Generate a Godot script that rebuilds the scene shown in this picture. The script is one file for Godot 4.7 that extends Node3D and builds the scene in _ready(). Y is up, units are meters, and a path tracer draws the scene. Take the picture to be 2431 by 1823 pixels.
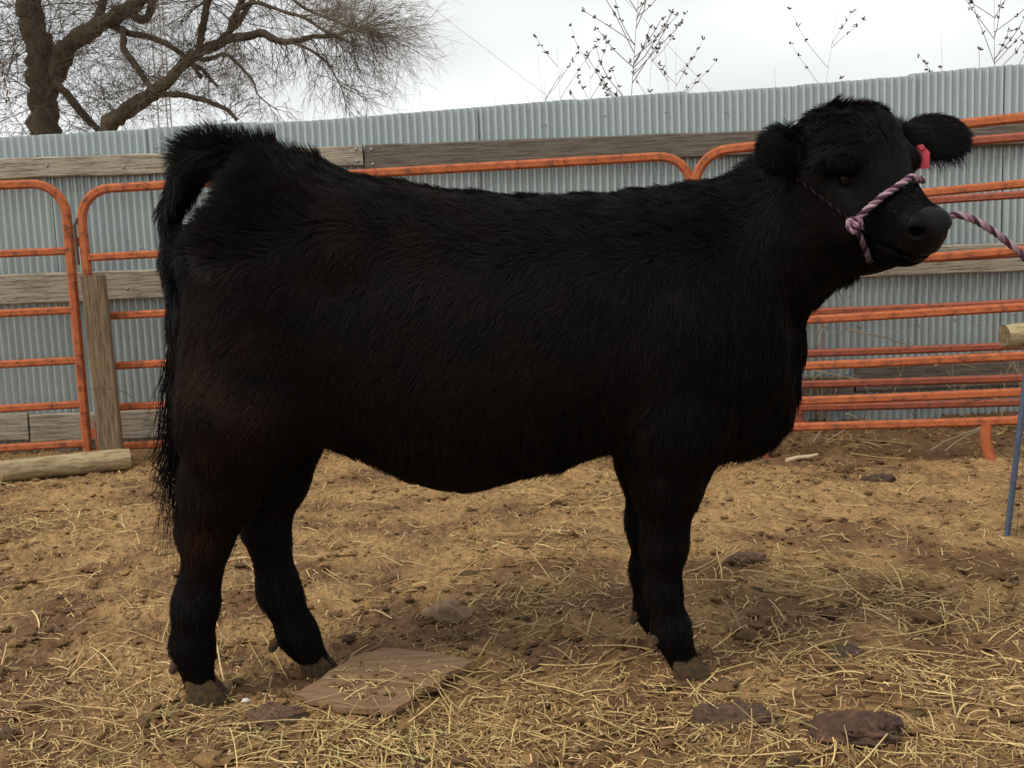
extends Node3D

# ------------------------------------------------------------------ mesh helpers
class MB:
	var v := PackedVector3Array()
	var n := PackedVector3Array()
	var c := PackedColorArray()
	var i := PackedInt32Array()

	func tri(a: Vector3, b: Vector3, d: Vector3, na: Vector3, nb: Vector3, nd: Vector3, col: Color) -> void:
		var k := v.size()
		v.append(a); v.append(b); v.append(d)
		n.append(na); n.append(nb); n.append(nd)
		c.append(col); c.append(col); c.append(col)
		if (b - a).cross(d - a).dot(na) > 0.0:
			i.append(k); i.append(k + 2); i.append(k + 1)
		else:
			i.append(k); i.append(k + 1); i.append(k + 2)

	func quad(a: Vector3, b: Vector3, d: Vector3, e: Vector3, nn: Vector3, col := Color.WHITE) -> void:
		tri(a, b, d, nn, nn, nn, col)
		tri(a, d, e, nn, nn, nn, col)

	# round tube along points, radius per point
	func tube(p: Array, r: Array, sides := 6, cap := true, col := Color.WHITE) -> void:
		var m := p.size()
		var up := Vector3(0.13, 0.2, 0.97)
		var base := v.size()
		var last := Vector3.ZERO
		for j in m:
			var pj: Vector3 = p[j]
			var t: Vector3 = (p[mini(j + 1, m - 1)] - p[maxi(j - 1, 0)])
			t = t.normalized() if t.length() > 1e-9 else last
			last = t
			if absf(up.dot(t)) > 0.98:
				up = Vector3(1, 0.1, 0) if absf(t.x) < 0.7 else Vector3(0, 1, 0.1)
			var x := up.cross(t).normalized()
			var y := t.cross(x)
			up = y
			for s in sides:
				var a := TAU * s / sides
				var o := x * cos(a) + y * sin(a)
				v.append(pj + o * float(r[j])); n.append(o); c.append(col)
		for j in m - 1:
			for s in sides:
				var a := base + j * sides + s
				var b := base + j * sides + (s + 1) % sides
				var e := a + sides
				var f := b + sides
				i.append_array([a, e, b, b, e, f])
		if cap:
			for side in 2:
				var j := 0 if side == 0 else m - 1
				var ctr: Vector3 = p[j]
				var nn: Vector3 = ((p[0] - p[1]) if side == 0 else (p[m - 1] - p[m - 2])).normalized()
				for s in sides:
					tri(ctr, v[base + j * sides + s], v[base + j * sides + (s + 1) % sides], nn, nn, nn, col)

	# flat-faced loft through rings of equal size, with end caps
	func loft(rings: Array, caps := true, col := Color.WHITE, closed := false) -> void:
		var m := rings.size()
		var q: int = rings[0].size()
		for j in (m if closed else m - 1):
			var A: PackedVector3Array = rings[j]
			var B: PackedVector3Array = rings[(j + 1) % m]
			var ca := Vector3.ZERO
			for x in A: ca += x
			for x in B: ca += x
			ca /= 2 * q
			for s in q:
				var t := (s + 1) % q
				var nn := (A[t] - A[s]).cross(B[s] - A[s])
				if nn.length() < 1e-12: nn = (B[t] - B[s]).cross(B[s] - A[s])
				nn = nn.normalized()
				if nn.dot((A[s] + A[t] + B[s] + B[t]) / 4 - ca) < 0: nn = -nn
				quad(A[s], B[s], B[t], A[t], nn, col)
		if caps and not closed:
			for side in 2:
				var R: PackedVector3Array = rings[0] if side == 0 else rings[m - 1]
				var S: PackedVector3Array = rings[1] if side == 0 else rings[m - 2]
				var ctr := Vector3.ZERO
				var ct2 := Vector3.ZERO
				for x in R: ctr += x / q
				for x in S: ct2 += x / q
				var nn := (ctr - ct2).normalized()
				for s in q:
					tri(ctr, R[s], R[(s + 1) % q], nn, nn, nn, col)

	func fix() -> MB:      # front faces run clockwise, to agree with the normals
		for j in i.size() / 3:
			var a := i[j * 3]; var b := i[j * 3 + 1]; var e := i[j * 3 + 2]
			if (v[b] - v[a]).cross(v[e] - v[a]).dot(n[a] + n[b] + n[e]) > 0.0:
				i[j * 3 + 1] = e; i[j * 3 + 2] = b
		return self

	func mesh(mat: Material = null) -> ArrayMesh:
		var a := []
		a.resize(Mesh.ARRAY_MAX)
		a[Mesh.ARRAY_VERTEX] = v
		a[Mesh.ARRAY_NORMAL] = n
		a[Mesh.ARRAY_COLOR] = c
		a[Mesh.ARRAY_INDEX] = i
		var m := ArrayMesh.new()
		m.add_surface_from_arrays(Mesh.PRIMITIVE_TRIANGLES, a)
		if mat: m.surface_set_material(0, mat)
		return m

# ------------------------------------------------------------------ distance field, meshed as surface nets
class Field:
	var o: Vector3
	var h: float
	var nx: int
	var ny: int
	var nz: int
	var d := PackedFloat32Array()

	func _init(lo: Vector3, hi: Vector3, cell: float) -> void:
		o = lo; h = cell
		nx = int((hi.x - lo.x) / h) + 2; ny = int((hi.y - lo.y) / h) + 2; nz = int((hi.z - lo.z) / h) + 2
		d.resize(nx * ny * nz)
		d.fill(0.2)

	func span(lo: Vector3, hi: Vector3) -> Array:
		var a := ((lo - o) / h).floor()
		var b := ((hi - o) / h).ceil()
		return [clampi(int(a.x), 0, nx - 1), clampi(int(b.x), 0, nx - 1), clampi(int(a.y), 0, ny - 1), clampi(int(b.y), 0, ny - 1), clampi(int(a.z), 0, nz - 1), clampi(int(b.z), 0, nz - 1)]

	func cone(a: Vector3, b: Vector3, ra: float, rb: float, k := 0.04, sz := 1.0) -> void:
		var m := maxf(ra, rb) + k + 0.03
		var mv := Vector3(m, m, m)
		var s := span(a.min(b) - mv, a.max(b) + mv)
		var ba := b - a
		var bb := maxf(ba.dot(ba), 1e-9)
		for iz in range(s[4], s[5] + 1):
			for iy in range(s[2], s[3] + 1):
				var row := (iz * ny + iy) * nx
				for ix in range(s[0], s[1] + 1):
					var pa := Vector3(o.x + ix * h, o.y + iy * h, o.z + iz * h) - a
					var t := clampf(pa.dot(ba) / bb, 0.0, 1.0)
					pa -= ba * t
					pa.z /= sz
					var f := pa.length() - (ra + (rb - ra) * t)
					var g := d[row + ix]
					var e := maxf(k - absf(f - g), 0.0) / k
					d[row + ix] = minf(f, g) - e * e * k * 0.25

	func ellipsoid(ctr: Vector3, bas: Basis, r: Vector3, k := 0.02, cut := false) -> void:
		var m := maxf(r.x, maxf(r.y, r.z)) + k + 0.02
		var mv := Vector3(m, m, m)
		var s := span(ctr - mv, ctr + mv)
		for iz in range(s[4], s[5] + 1):
			for iy in range(s[2], s[3] + 1):
				var row := (iz * ny + iy) * nx
				for ix in range(s[0], s[1] + 1):
					var p := Vector3(o.x + ix * h, o.y + iy * h, o.z + iz * h) - ctr
					var q := Vector3(p.dot(bas.x), p.dot(bas.y), p.dot(bas.z)) / r
					var k0 := q.length()
					var k1 := (q / r).length()
					var f := k0 * (k0 - 1.0) / maxf(k1, 1e-6)
					var g := d[row + ix]
					if cut:
						f = -f
						var e := maxf(k - absf(f - g), 0.0) / k
						d[row + ix] = maxf(f, g) + e * e * k * 0.25
					else:
						var e := maxf(k - absf(f - g), 0.0) / k
						d[row + ix] = minf(f, g) - e * e * k * 0.25

	# cross sections along N: rows of [n, top, bottom, half width]
	func loft(org: Vector3, N: Vector3, F: Vector3, E: Vector3, tab: Array, ex: float, k: float, reach: float) -> void:
		var n0: float = tab[0][0]
		var n1: float = tab[tab.size() - 1][0]
		var L := 240
		var top := PackedFloat32Array(); var bot := PackedFloat32Array(); var wid := PackedFloat32Array()
		for j in L + 1:
			var x := n0 + (n1 - n0) * j / L
			var q := 0
			while q < tab.size() - 2 and tab[q + 1][0] < x: q += 1
			var r := []
			for col in [1, 2, 3]:
				var p1: float = tab[q][col]; var p2: float = tab[q + 1][col]
				var p0: float = tab[maxi(q - 1, 0)][col]; var p3: float = tab[mini(q + 2, tab.size() - 1)][col]
				var w: float = tab[q + 1][0] - tab[q][0]
				var t := clampf((x - tab[q][0]) / w, 0, 1)
				var m1: float = (p2 - p0) / maxf(tab[q + 1][0] - tab[maxi(q - 1, 0)][0], 1e-6) * w
				var m2: float = (p3 - p1) / maxf(tab[mini(q + 2, tab.size() - 1)][0] - tab[q][0], 1e-6) * w
				var t2 := t * t; var t3 := t2 * t
				r.append((2 * t3 - 3 * t2 + 1) * p1 + (t3 - 2 * t2 + t) * m1 + (-2 * t3 + 3 * t2) * p2 + (t3 - t2) * m2)
			top.append(r[0]); bot.append(r[1]); wid.append(maxf(r[2], 0.004))
		var ctr := org + N * (n0 + n1) / 2
		var s := span(ctr - Vector3.ONE * reach, ctr + Vector3.ONE * reach)
		for iz in range(s[4], s[5] + 1):
			for iy in range(s[2], s[3] + 1):
				var row := (iz * ny + iy) * nx
				for ix in range(s[0], s[1] + 1):
					var p := Vector3(o.x + ix * h, o.y + iy * h, o.z + iz * h) - org
					var a := p.dot(N)
					if a < n0 - 0.08 or a > n1 + 0.08: continue
					var j := clampi(int((a - n0) / (n1 - n0) * L), 0, L)
					var hh := maxf((top[j] - bot[j]) * 0.5, 0.004)
					var yy := absf(p.dot(F) - (top[j] + bot[j]) * 0.5) / hh
					var zz := absf(p.dot(E)) / wid[j]
					if yy > 4.0 or zz > 4.0: continue
					var f := (pow(pow(yy, ex) + pow(zz, ex), 1.0 / ex) - 1.0) * minf(hh, wid[j])
					f = maxf(f, maxf(n0 - a, a - n1))
					var g := d[row + ix]
					var e := maxf(k - absf(f - g), 0.0) / k
					d[row + ix] = minf(f, g) - e * e * k * 0.25

	func at(p: Vector3) -> float:
		var q := (p - o) / h
		var x := clampi(int(q.x), 0, nx - 2); var y := clampi(int(q.y), 0, ny - 2); var z := clampi(int(q.z), 0, nz - 2)
		var fx := q.x - x; var fy := q.y - y; var fz := q.z - z
		var b := (z * ny + y) * nx + x
		var c := b + nx * ny
		return lerpf(lerpf(lerpf(d[b], d[b + 1], fx), lerpf(d[b + nx], d[b + nx + 1], fx), fy), lerpf(lerpf(d[c], d[c + 1], fx), lerpf(d[c + nx], d[c + nx + 1], fx), fy), fz)

	func grad(p: Vector3) -> Vector3:
		var e := h
		var g := Vector3(at(p + Vector3(e, 0, 0)) - at(p - Vector3(e, 0, 0)), at(p + Vector3(0, e, 0)) - at(p - Vector3(0, e, 0)), at(p + Vector3(0, 0, e)) - at(p - Vector3(0, 0, e)))
		return g.normalized() if g.length() > 1e-9 else Vector3.UP

	# first point of the skin met from p along dir
	func hit(p: Vector3, dir: Vector3, gap: float) -> Vector3:
		for _j in 400:
			if at(p) < gap: return p
			p += dir * 0.003
		return p

	func nets() -> Array:
		var V := PackedVector3Array(); var I := PackedInt32Array()
		var id := PackedInt32Array()
		id.resize(nx * ny * nz); id.fill(-1)
		var sxy := nx * ny
		for iz in nz - 1:
			for iy in ny - 1:
				var row := iz * sxy + iy * nx
				for ix in nx - 1:
					var b := row + ix
					var a0 := d[b]; var a1 := d[b + 1]; var a2 := d[b + nx]; var a3 := d[b + nx + 1]
					if a0 > h * 3.0: continue
					var a4 := d[b + sxy]; var a5 := d[b + sxy + 1]; var a6 := d[b + sxy + nx]; var a7 := d[b + sxy + nx + 1]
					var m := int(a0 < 0) + int(a1 < 0) + int(a2 < 0) + int(a3 < 0) + int(a4 < 0) + int(a5 < 0) + int(a6 < 0) + int(a7 < 0)
					if m == 0 or m == 8: continue
					var p := Vector3.ZERO
					var q := 0
					if (a0 < 0) != (a1 < 0): p += Vector3(a0 / (a0 - a1), 0, 0); q += 1
					if (a2 < 0) != (a3 < 0): p += Vector3(a2 / (a2 - a3), 1, 0); q += 1
					if (a4 < 0) != (a5 < 0): p += Vector3(a4 / (a4 - a5), 0, 1); q += 1
					if (a6 < 0) != (a7 < 0): p += Vector3(a6 / (a6 - a7), 1, 1); q += 1
					if (a0 < 0) != (a2 < 0): p += Vector3(0, a0 / (a0 - a2), 0); q += 1
					if (a1 < 0) != (a3 < 0): p += Vector3(1, a1 / (a1 - a3), 0); q += 1
					if (a4 < 0) != (a6 < 0): p += Vector3(0, a4 / (a4 - a6), 1); q += 1
					if (a5 < 0) != (a7 < 0): p += Vector3(1, a5 / (a5 - a7), 1); q += 1
					if (a0 < 0) != (a4 < 0): p += Vector3(0, 0, a0 / (a0 - a4)); q += 1
					if (a1 < 0) != (a5 < 0): p += Vector3(1, 0, a1 / (a1 - a5)); q += 1
					if (a2 < 0) != (a6 < 0): p += Vector3(0, 1, a2 / (a2 - a6)); q += 1
					if (a3 < 0) != (a7 < 0): p += Vector3(1, 1, a3 / (a3 - a7)); q += 1
					id[b] = V.size()
					V.append(o + (Vector3(ix, iy, iz) + p / q) * h)
		for iz in range(1, nz - 1):
			for iy in range(1, ny - 1):
				var row := iz * sxy + iy * nx
				for ix in range(1, nx - 1):
					var b := row + ix
					if id[b] < 0: continue
					var s := d[b] < 0
					for ax in 3:
						var st := 1 if ax == 0 else (nx if ax == 1 else sxy)
						if (d[b + st] < 0) == s: continue
						var u := nx if ax == 0 else (sxy if ax == 1 else 1)
						var w := sxy if ax == 0 else (1 if ax == 1 else nx)
						var q0 := id[b]; var q1 := id[b - u]; var q2 := id[b - u - w]; var q3 := id[b - w]
						if q1 < 0 or q2 < 0 or q3 < 0: continue
						if s: I.append_array([q0, q2, q1, q0, q3, q2])
						else: I.append_array([q0, q1, q2, q0, q2, q3])
		var N := PackedVector3Array()
		N.resize(V.size())
		for j in V.size(): N[j] = grad(V[j])
		return [V, N, I]

# ------------------------------------------------------------------ scene helpers
var rng := RandomNumberGenerator.new()
var used := {}
var M := {}
var n_big := FastNoiseLite.new()
var n_mid := FastNoiseLite.new()
var n_fine := FastNoiseLite.new()
var n_clod := FastNoiseLite.new()

func numbered(s: String) -> String:
	if not used.has(s):
		used[s] = 0
		return s
	used[s] += 1
	return "%s_%03d" % [s, used[s]]

func thing(called: String, label: String, category: String, at := Vector3.ZERO, group := "", kind := "") -> Node3D:
	var o := Node3D.new()
	o.name = numbered(called)
	add_child(o)
	o.position = at
	tag(o, label, category, group, kind)
	return o

func tag(o: Node, label: String, category: String, group := "", kind := "") -> void:
	o.set_meta("label", label)
	o.set_meta("category", category)
	if group: o.set_meta("group", group)
	if kind: o.set_meta("kind", kind)

func part(called: String, m: Mesh, mat: Material, parent: Node, tr := Transform3D.IDENTITY) -> MeshInstance3D:
	var o := MeshInstance3D.new()
	o.name = called if parent != self else numbered(called)
	o.mesh = m
	if mat: o.material_override = mat
	o.transform = tr
	parent.add_child(o, true)
	return o

func many(called: String, m: Mesh, mat: Material, parent: Node, xf: Array, col: PackedColorArray) -> MultiMeshInstance3D:
	var mm := MultiMesh.new()
	mm.transform_format = MultiMesh.TRANSFORM_3D
	mm.use_colors = true
	mm.mesh = m
	mm.instance_count = xf.size()
	for j in xf.size():
		mm.set_instance_transform(j, xf[j])
		mm.set_instance_color(j, col[j])
	var o := MultiMeshInstance3D.new()
	o.name = called if parent != self else numbered(called)
	o.multimesh = mm
	o.material_override = mat
	parent.add_child(o, true)
	o.set_meta("kind", "stuff")
	return o

func r(a: float, b: float) -> float:
	return rng.randf_range(a, b)

func lin(x: float, y: float, z: float) -> Color:
	return Color(x, y, z).linear_to_srgb()

# colours are linear; stops: [position, Color]
func ramp_tex(size: int, freq: float, oct: int, sd: int, stops: Array, second := 0.0, mix := 0.4, normal := false) -> ImageTexture:
	var f := FastNoiseLite.new()
	f.seed = sd; f.frequency = freq; f.fractal_octaves = oct; f.noise_type = FastNoiseLite.TYPE_SIMPLEX_SMOOTH
	var a := f.get_seamless_image(size, size, false, false, 0.15, true).get_data()
	var b := PackedByteArray()
	if second > 0.0:
		f.seed = sd + 77; f.frequency = second
		b = f.get_seamless_image(size, size, false, false, 0.15, true).get_data()
	var g := Gradient.new()
	g.offsets = PackedFloat32Array(); g.colors = PackedColorArray()
	var off := PackedFloat32Array(); var cols := PackedColorArray()
	for s in stops:
		off.append(s[0]); cols.append(s[1])
	g.offsets = off; g.colors = cols
	var lut := PackedByteArray()
	for j in 256:
		var c := g.sample(j / 255.0).linear_to_srgb()
		lut.append(int(clampf(c.r, 0, 1) * 255)); lut.append(int(clampf(c.g, 0, 1) * 255)); lut.append(int(clampf(c.b, 0, 1) * 255))
	var out := PackedByteArray()
	out.resize(size * size * 3)
	var im := int(mix * 256)
	for j in size * size:
		var q := a[j]
		if second > 0.0: q = (a[j] * (256 - im) + b[j] * im) >> 8
		out[j * 3] = lut[q * 3]; out[j * 3 + 1] = lut[q * 3 + 1]; out[j * 3 + 2] = lut[q * 3 + 2]
	var img := Image.create_from_data(size, size, false, Image.FORMAT_RGB8, out)
	return ImageTexture.create_from_image(img)

func grey_tex(size: int, freq: float, oct: int, sd: int) -> ImageTexture:
	var f := FastNoiseLite.new()
	f.seed = sd; f.frequency = freq; f.fractal_octaves = oct
	return ImageTexture.create_from_image(f.get_seamless_image(size, size, false, false, 0.15, true))

func mat(col: Color, rough := 0.8, metal := 0.0, tex: Texture2D = null, sc := Vector3.ONE, world := true) -> StandardMaterial3D:
	var m := StandardMaterial3D.new()
	m.albedo_color = col
	m.roughness = rough
	m.metallic = metal
	if tex:
		m.albedo_texture = tex
		m.uv1_triplanar = true
		m.uv1_world_triplanar = world
		m.uv1_scale = sc
	return m

func vcol(m: StandardMaterial3D) -> StandardMaterial3D:
	m.vertex_color_use_as_albedo = true
	return m

func relief(m: StandardMaterial3D, tex: Texture2D, cm: float) -> StandardMaterial3D:
	m.heightmap_enabled = true
	m.heightmap_texture = tex
	m.heightmap_scale = cm
	return m

func frame(dir: Vector3, roll := 0.0) -> Basis:   # y along dir
	var y := dir.normalized()
	var x := y.cross(Vector3(0.31, 0.2, 0.93) if absf(y.z) < 0.9 else Vector3(1, 0, 0)).normalized()
	var b := Basis(x, y, x.cross(y))
	return b * Basis(Vector3.UP, roll)

func gh(x: float, z: float) -> float:     # height of the yard's surface
	if z < -9.0 or absf(x) > 6.0: return -0.02
	var y := n_big.get_noise_2d(x, z) * 0.022 + n_mid.get_noise_2d(x, z) * 0.012
	var c := n_clod.get_noise_2d(x, z)
	y += maxf(c, -0.25) * 0.015 + n_fine.get_noise_2d(x, z) * 0.006
	y -= 0.028 * exp(-((x + 0.52) * (x + 0.52) + (z + 2.93) * (z + 2.93)) / 0.02)
	y -= 0.030 * exp(-((z + 5.05 + 0.12 * (x - 1.6)) * (z + 5.05 + 0.12 * (x - 1.6))) / 0.02) * smoothstep(0.8, 1.3, x)
	return y

# ------------------------------------------------------------------
func _ready() -> void:
	rng.seed = 4711
	var cam := Camera3D.new()
	cam.name = "camera"
	add_child(cam)
	var pitch := deg_to_rad(8.28)
	cam.fov = rad_to_deg(2.0 * atan(0.5 * 1823.0 / 2967.0))
	cam.near = 0.05
	cam.far = 2000.0
	cam.transform = Transform3D(Basis(Vector3.RIGHT, -pitch) * Basis(Vector3.BACK, -0.04), Vector3(0, 1.1, 0))
	cam.current = true

	var env := Environment.new()
	env.background_mode = Environment.BG_SKY
	env.tonemap_mode = Environment.TONE_MAPPER_LINEAR
	env.tonemap_exposure = 1.45
	env.ssao_enabled = true
	env.ssil_enabled = true
	env.sdfgi_enabled = true
	var sky := Sky.new()
	sky.sky_material = overcast()
	env.sky = sky
	var we := WorldEnvironment.new()
	we.name = "world_environment"
	we.environment = env
	add_child(we)
	var sun := DirectionalLight3D.new()
	sun.name = "sun"
	sun.light_energy = 0.5
	sun.light_angular_distance = 25.0
	sun.light_color = Color(1.0, 0.97, 0.92)
	sun.shadow_enabled = true
	sun.look_at_from_position(Vector3.ZERO, -Vector3(-0.75, 1.0, 0.5))
	add_child(sun)

	for q in [[n_big, 0.9, 1], [n_mid, 5.0, 2], [n_fine, 70.0, 3], [n_clod, 19.0, 4]]:
		q[0].seed = q[2]; q[0].frequency = q[1]; q[0].noise_type = FastNoiseLite.TYPE_SIMPLEX_SMOOTH; q[0].fractal_octaves = 2
	make_materials()
	build_ground()
	build_fence()
	build_gates()
	build_wood()
	build_trees()
	build_weeds()
	build_cow()
	build_litter()

func overcast() -> PanoramaSkyMaterial:
	var w := 512
	var h := 256
	var f := FastNoiseLite.new()
	f.seed = 12; f.frequency = 1.0; f.fractal_octaves = 4; f.noise_type = FastNoiseLite.TYPE_SIMPLEX_SMOOTH
	var img := Image.create(w, h, false, Image.FORMAT_RGBF)
	for y in h:
		var el := (0.5 - (y + 0.5) / h) * PI
		for x in w:
			var az := TAU * (x + 0.5) / w
			var d := Vector3(cos(az) * cos(el), sin(el), sin(az) * cos(el))
			var s := f.get_noise_3d(d.x * 2.6, d.y * 8.0, d.z * 2.6)
			var q := 0.66 + 0.24 * s
			img.set_pixel(x, y, Color(q * 0.975, q * 1.0, q * 1.005) if el > -0.02 else Color(0.16, 0.13, 0.1))
	var m := PanoramaSkyMaterial.new()
	m.panorama = ImageTexture.create_from_image(img)
	return m

func make_materials() -> void:
	var W := Color.WHITE
	M.tin = mat(W, 0.36, 0.5, ramp_tex(512, 0.012, 4, 5, [[0.0, Color(0.33, 0.375, 0.37)], [0.3, Color(0.46, 0.525, 0.525)], [0.8, Color(0.53, 0.60, 0.60)], [1.0, Color(0.46, 0.46, 0.42)]], 0.09, 0.3), Vector3(1.5, 0.3, 1.5))
	var wood := [[0.0, Color(0.07, 0.055, 0.04)], [0.32, Color(0.16, 0.135, 0.10)], [0.5, Color(0.31, 0.265, 0.20)], [0.7, Color(0.40, 0.35, 0.27)], [1.0, Color(0.30, 0.26, 0.20)]]
	M.board = relief(mat(W, 0.9, 0, ramp_tex(512, 0.010, 5, 8, wood, 0.05, 0.45), Vector3(0.8, 13.0, 13.0)), grey_tex(256, 0.03, 4, 31), 0.15)
	M.board_dark = relief(mat(W, 0.9, 0, ramp_tex(512, 0.010, 5, 9, [[0.0, Color(0.04, 0.032, 0.026)], [0.4, Color(0.10, 0.083, 0.065)], [0.6, Color(0.15, 0.122, 0.095)], [1.0, Color(0.21, 0.175, 0.14)]], 0.05, 0.45), Vector3(0.8, 13.0, 13.0)), grey_tex(256, 0.03, 4, 32), 0.15)
	M.timber = relief(mat(W, 0.9, 0, ramp_tex(512, 0.010, 5, 10, [[0.0, Color(0.04, 0.027, 0.015)], [0.35, Color(0.10, 0.068, 0.036)], [0.55, Color(0.17, 0.118, 0.064)], [1.0, Color(0.26, 0.19, 0.11)]], 0.04, 0.4), Vector3(0.9, 12.0, 12.0), false), grey_tex(256, 0.03, 4, 33), 0.2)
	M.log = relief(mat(W, 0.85, 0, ramp_tex(512, 0.012, 5, 11, [[0.0, Color(0.08, 0.05, 0.025)], [0.35, Color(0.22, 0.16, 0.08)], [0.6, Color(0.40, 0.31, 0.17)], [1.0, Color(0.55, 0.45, 0.28)]], 0.05, 0.4), Vector3(1.0, 6.0, 6.0), false), grey_tex(256, 0.03, 4, 34), 0.25)
	M.log_end = mat(W, 0.9, 0, ramp_tex(256, 0.03, 4, 12, [[0.0, Color(0.05, 0.032, 0.016)], [0.5, Color(0.16, 0.11, 0.055)], [1.0, Color(0.26, 0.19, 0.10)]]), Vector3(6, 6, 6))
	var paint := [[0.0, Color(0.075, 0.032, 0.02)], [0.33, Color(0.13, 0.045, 0.024)], [0.39, Color(0.36, 0.085, 0.026)], [0.6, Color(0.44, 0.118, 0.036)], [1.0, Color(0.50, 0.175, 0.07)]]
	M.orange = mat(W, 0.8, 0, ramp_tex(512, 0.02, 5, 13, paint, 0.12, 0.45), Vector3(1.6, 1.6, 1.6))
	M.orange_dull = mat(W, 0.6, 0, ramp_tex(512, 0.02, 5, 14, [[0.0, Color(0.07, 0.03, 0.02)], [0.34, Color(0.13, 0.045, 0.028)], [0.42, Color(0.26, 0.062, 0.032)], [0.65, Color(0.33, 0.080, 0.036)], [1.0, Color(0.38, 0.11, 0.055)]], 0.12, 0.45), Vector3(1.6, 1.6, 1.6))
	M.rust = mat(lin(0.10, 0.06, 0.045), 0.85)
	M.steel = mat(lin(0.42, 0.42, 0.40), 0.5, 0.6)
	M.blue = mat(W, 0.5, 0.0, ramp_tex(256, 0.05, 4, 15, [[0.0, Color(0.05, 0.045, 0.04)], [0.28, Color(0.045, 0.055, 0.08)], [0.6, Color(0.055, 0.085, 0.15)], [0.82, Color(0.09, 0.13, 0.21)], [0.88, Color(0.42, 0.45, 0.48)]], 0.15, 0.4), Vector3(5, 5, 5))
	M.wire = mat(lin(0.07, 0.065, 0.06), 0.6, 0.3)
	M.soil = relief(vcol(mat(W, 0.95, 0, ramp_tex(1024, 0.012, 5, 16, [[0.0, Color(0.34, 0.31, 0.28)], [0.4, Color(0.74, 0.72, 0.70)], [0.7, Color(1, 1, 1)], [1.0, Color(0.9, 0.9, 0.9)]], 0.09, 0.5), Vector3(1.3, 1.3, 1.3))), grey_tex(1024, 0.035, 6, 35), 1.3)
	M.clod = vcol(mat(W, 0.95, 0, ramp_tex(256, 0.05, 4, 17, [[0.0, Color(0.45, 0.43, 0.4)], [0.6, Color(0.9, 0.9, 0.9)], [1.0, Color(1, 1, 1)]]), Vector3(9, 9, 9)))
	M.straw = vcol(mat(W, 0.6))
	M.straw.backlight = Color(0.12, 0.1, 0.05)
	M.bark = relief(mat(W, 0.95, 0, ramp_tex(512, 0.02, 5, 18, [[0.0, Color(0.025, 0.018, 0.012)], [0.45, Color(0.075, 0.055, 0.036)], [0.7, Color(0.12, 0.09, 0.06)], [1.0, Color(0.17, 0.135, 0.095)]], 0.08, 0.4), Vector3(1.2, 0.7, 1.2)), grey_tex(256, 0.04, 5, 36), 1.5)
	M.twig = vcol(mat(W, 0.9))
	M.fur = vcol(mat(W, 0.55))
	M.fur.metallic_specular = 0.21
	M.skin = mat(lin(0.004, 0.0035, 0.0035), 0.9)
	M.skin.metallic_specular = 0.08
	M.muzzle = relief(mat(W, 0.42, 0, ramp_tex(256, 0.05, 4, 19, [[0.0, Color(0.004, 0.0038, 0.0038)], [0.8, Color(0.007, 0.0062, 0.006)], [1.0, Color(0.013, 0.0115, 0.0105)]]), Vector3(8, 8, 8), false), grey_tex(256, 0.12, 3, 37), 0.12)
	M.muzzle.metallic_specular = 0.16
	M.eye = mat(lin(0.004, 0.0035, 0.003), 0.12)
	M.eye.metallic_specular = 0.3
	M.hoof = mat(W, 0.75, 0, ramp_tex(256, 0.03, 4, 20, [[0.0, Color(0.025, 0.023, 0.021)], [0.42, Color(0.045, 0.038, 0.032)], [0.5, Color(0.085, 0.05, 0.024)], [1.0, Color(0.14, 0.084, 0.038)]], 0.1, 0.4), Vector3(9, 9, 9))
	M.hoof.roughness = 0.95
	M.hoof.metallic_specular = 0.2
	M.rope = vcol(mat(W, 0.9))
	M.rope.metallic_specular = 0.2
	M.pink = mat(lin(0.55, 0.06, 0.09), 0.45)
	M.stone = relief(mat(W, 0.9, 0, ramp_tex(256, 0.03, 5, 21, [[0.0, Color(0.15, 0.092, 0.052)], [0.6, Color(0.26, 0.165, 0.095)], [1.0, Color(0.36, 0.24, 0.15)]]), Vector3(5, 5, 5)), grey_tex(256, 0.06, 4, 38), 0.3)
	M.rotten = relief(mat(W, 0.95, 0, ramp_tex(512, 0.012, 5, 22, [[0.0, Color(0.10, 0.056, 0.028)], [0.5, Color(0.21, 0.122, 0.06)], [1.0, Color(0.32, 0.20, 0.105)]], 0.08, 0.4), Vector3(1.2, 5, 6), false), grey_tex(256, 0.05, 4, 39), 0.2)
	M.dung = relief(vcol(mat(W, 0.8, 0, ramp_tex(256, 0.03, 5, 23, [[0.0, Color(0.4, 0.38, 0.36)], [0.6, Color(0.85, 0.85, 0.85)], [1.0, Color(1, 1, 1)]]), Vector3(7, 7, 7))), grey_tex(256, 0.05, 4, 40), 0.4)
	M.chip = mat(lin(0.62, 0.60, 0.56), 0.6)

# ------------------------------------------------------------------ ground
func soil_col(x: float, z: float, y: float) -> Color:
	var dry := Color(0.40, 0.242, 0.096)
	var wet := Color(0.165, 0.084, 0.033)
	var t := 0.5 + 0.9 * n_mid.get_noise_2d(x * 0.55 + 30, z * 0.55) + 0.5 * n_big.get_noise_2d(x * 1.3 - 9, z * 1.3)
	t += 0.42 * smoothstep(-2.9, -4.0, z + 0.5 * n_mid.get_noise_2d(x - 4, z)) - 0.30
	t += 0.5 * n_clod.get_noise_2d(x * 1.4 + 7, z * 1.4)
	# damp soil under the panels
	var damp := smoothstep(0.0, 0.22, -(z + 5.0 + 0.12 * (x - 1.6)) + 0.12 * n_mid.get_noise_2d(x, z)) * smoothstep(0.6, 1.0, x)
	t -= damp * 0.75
	return wet.lerp(dry, clampf(t, 0, 1))

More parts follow.
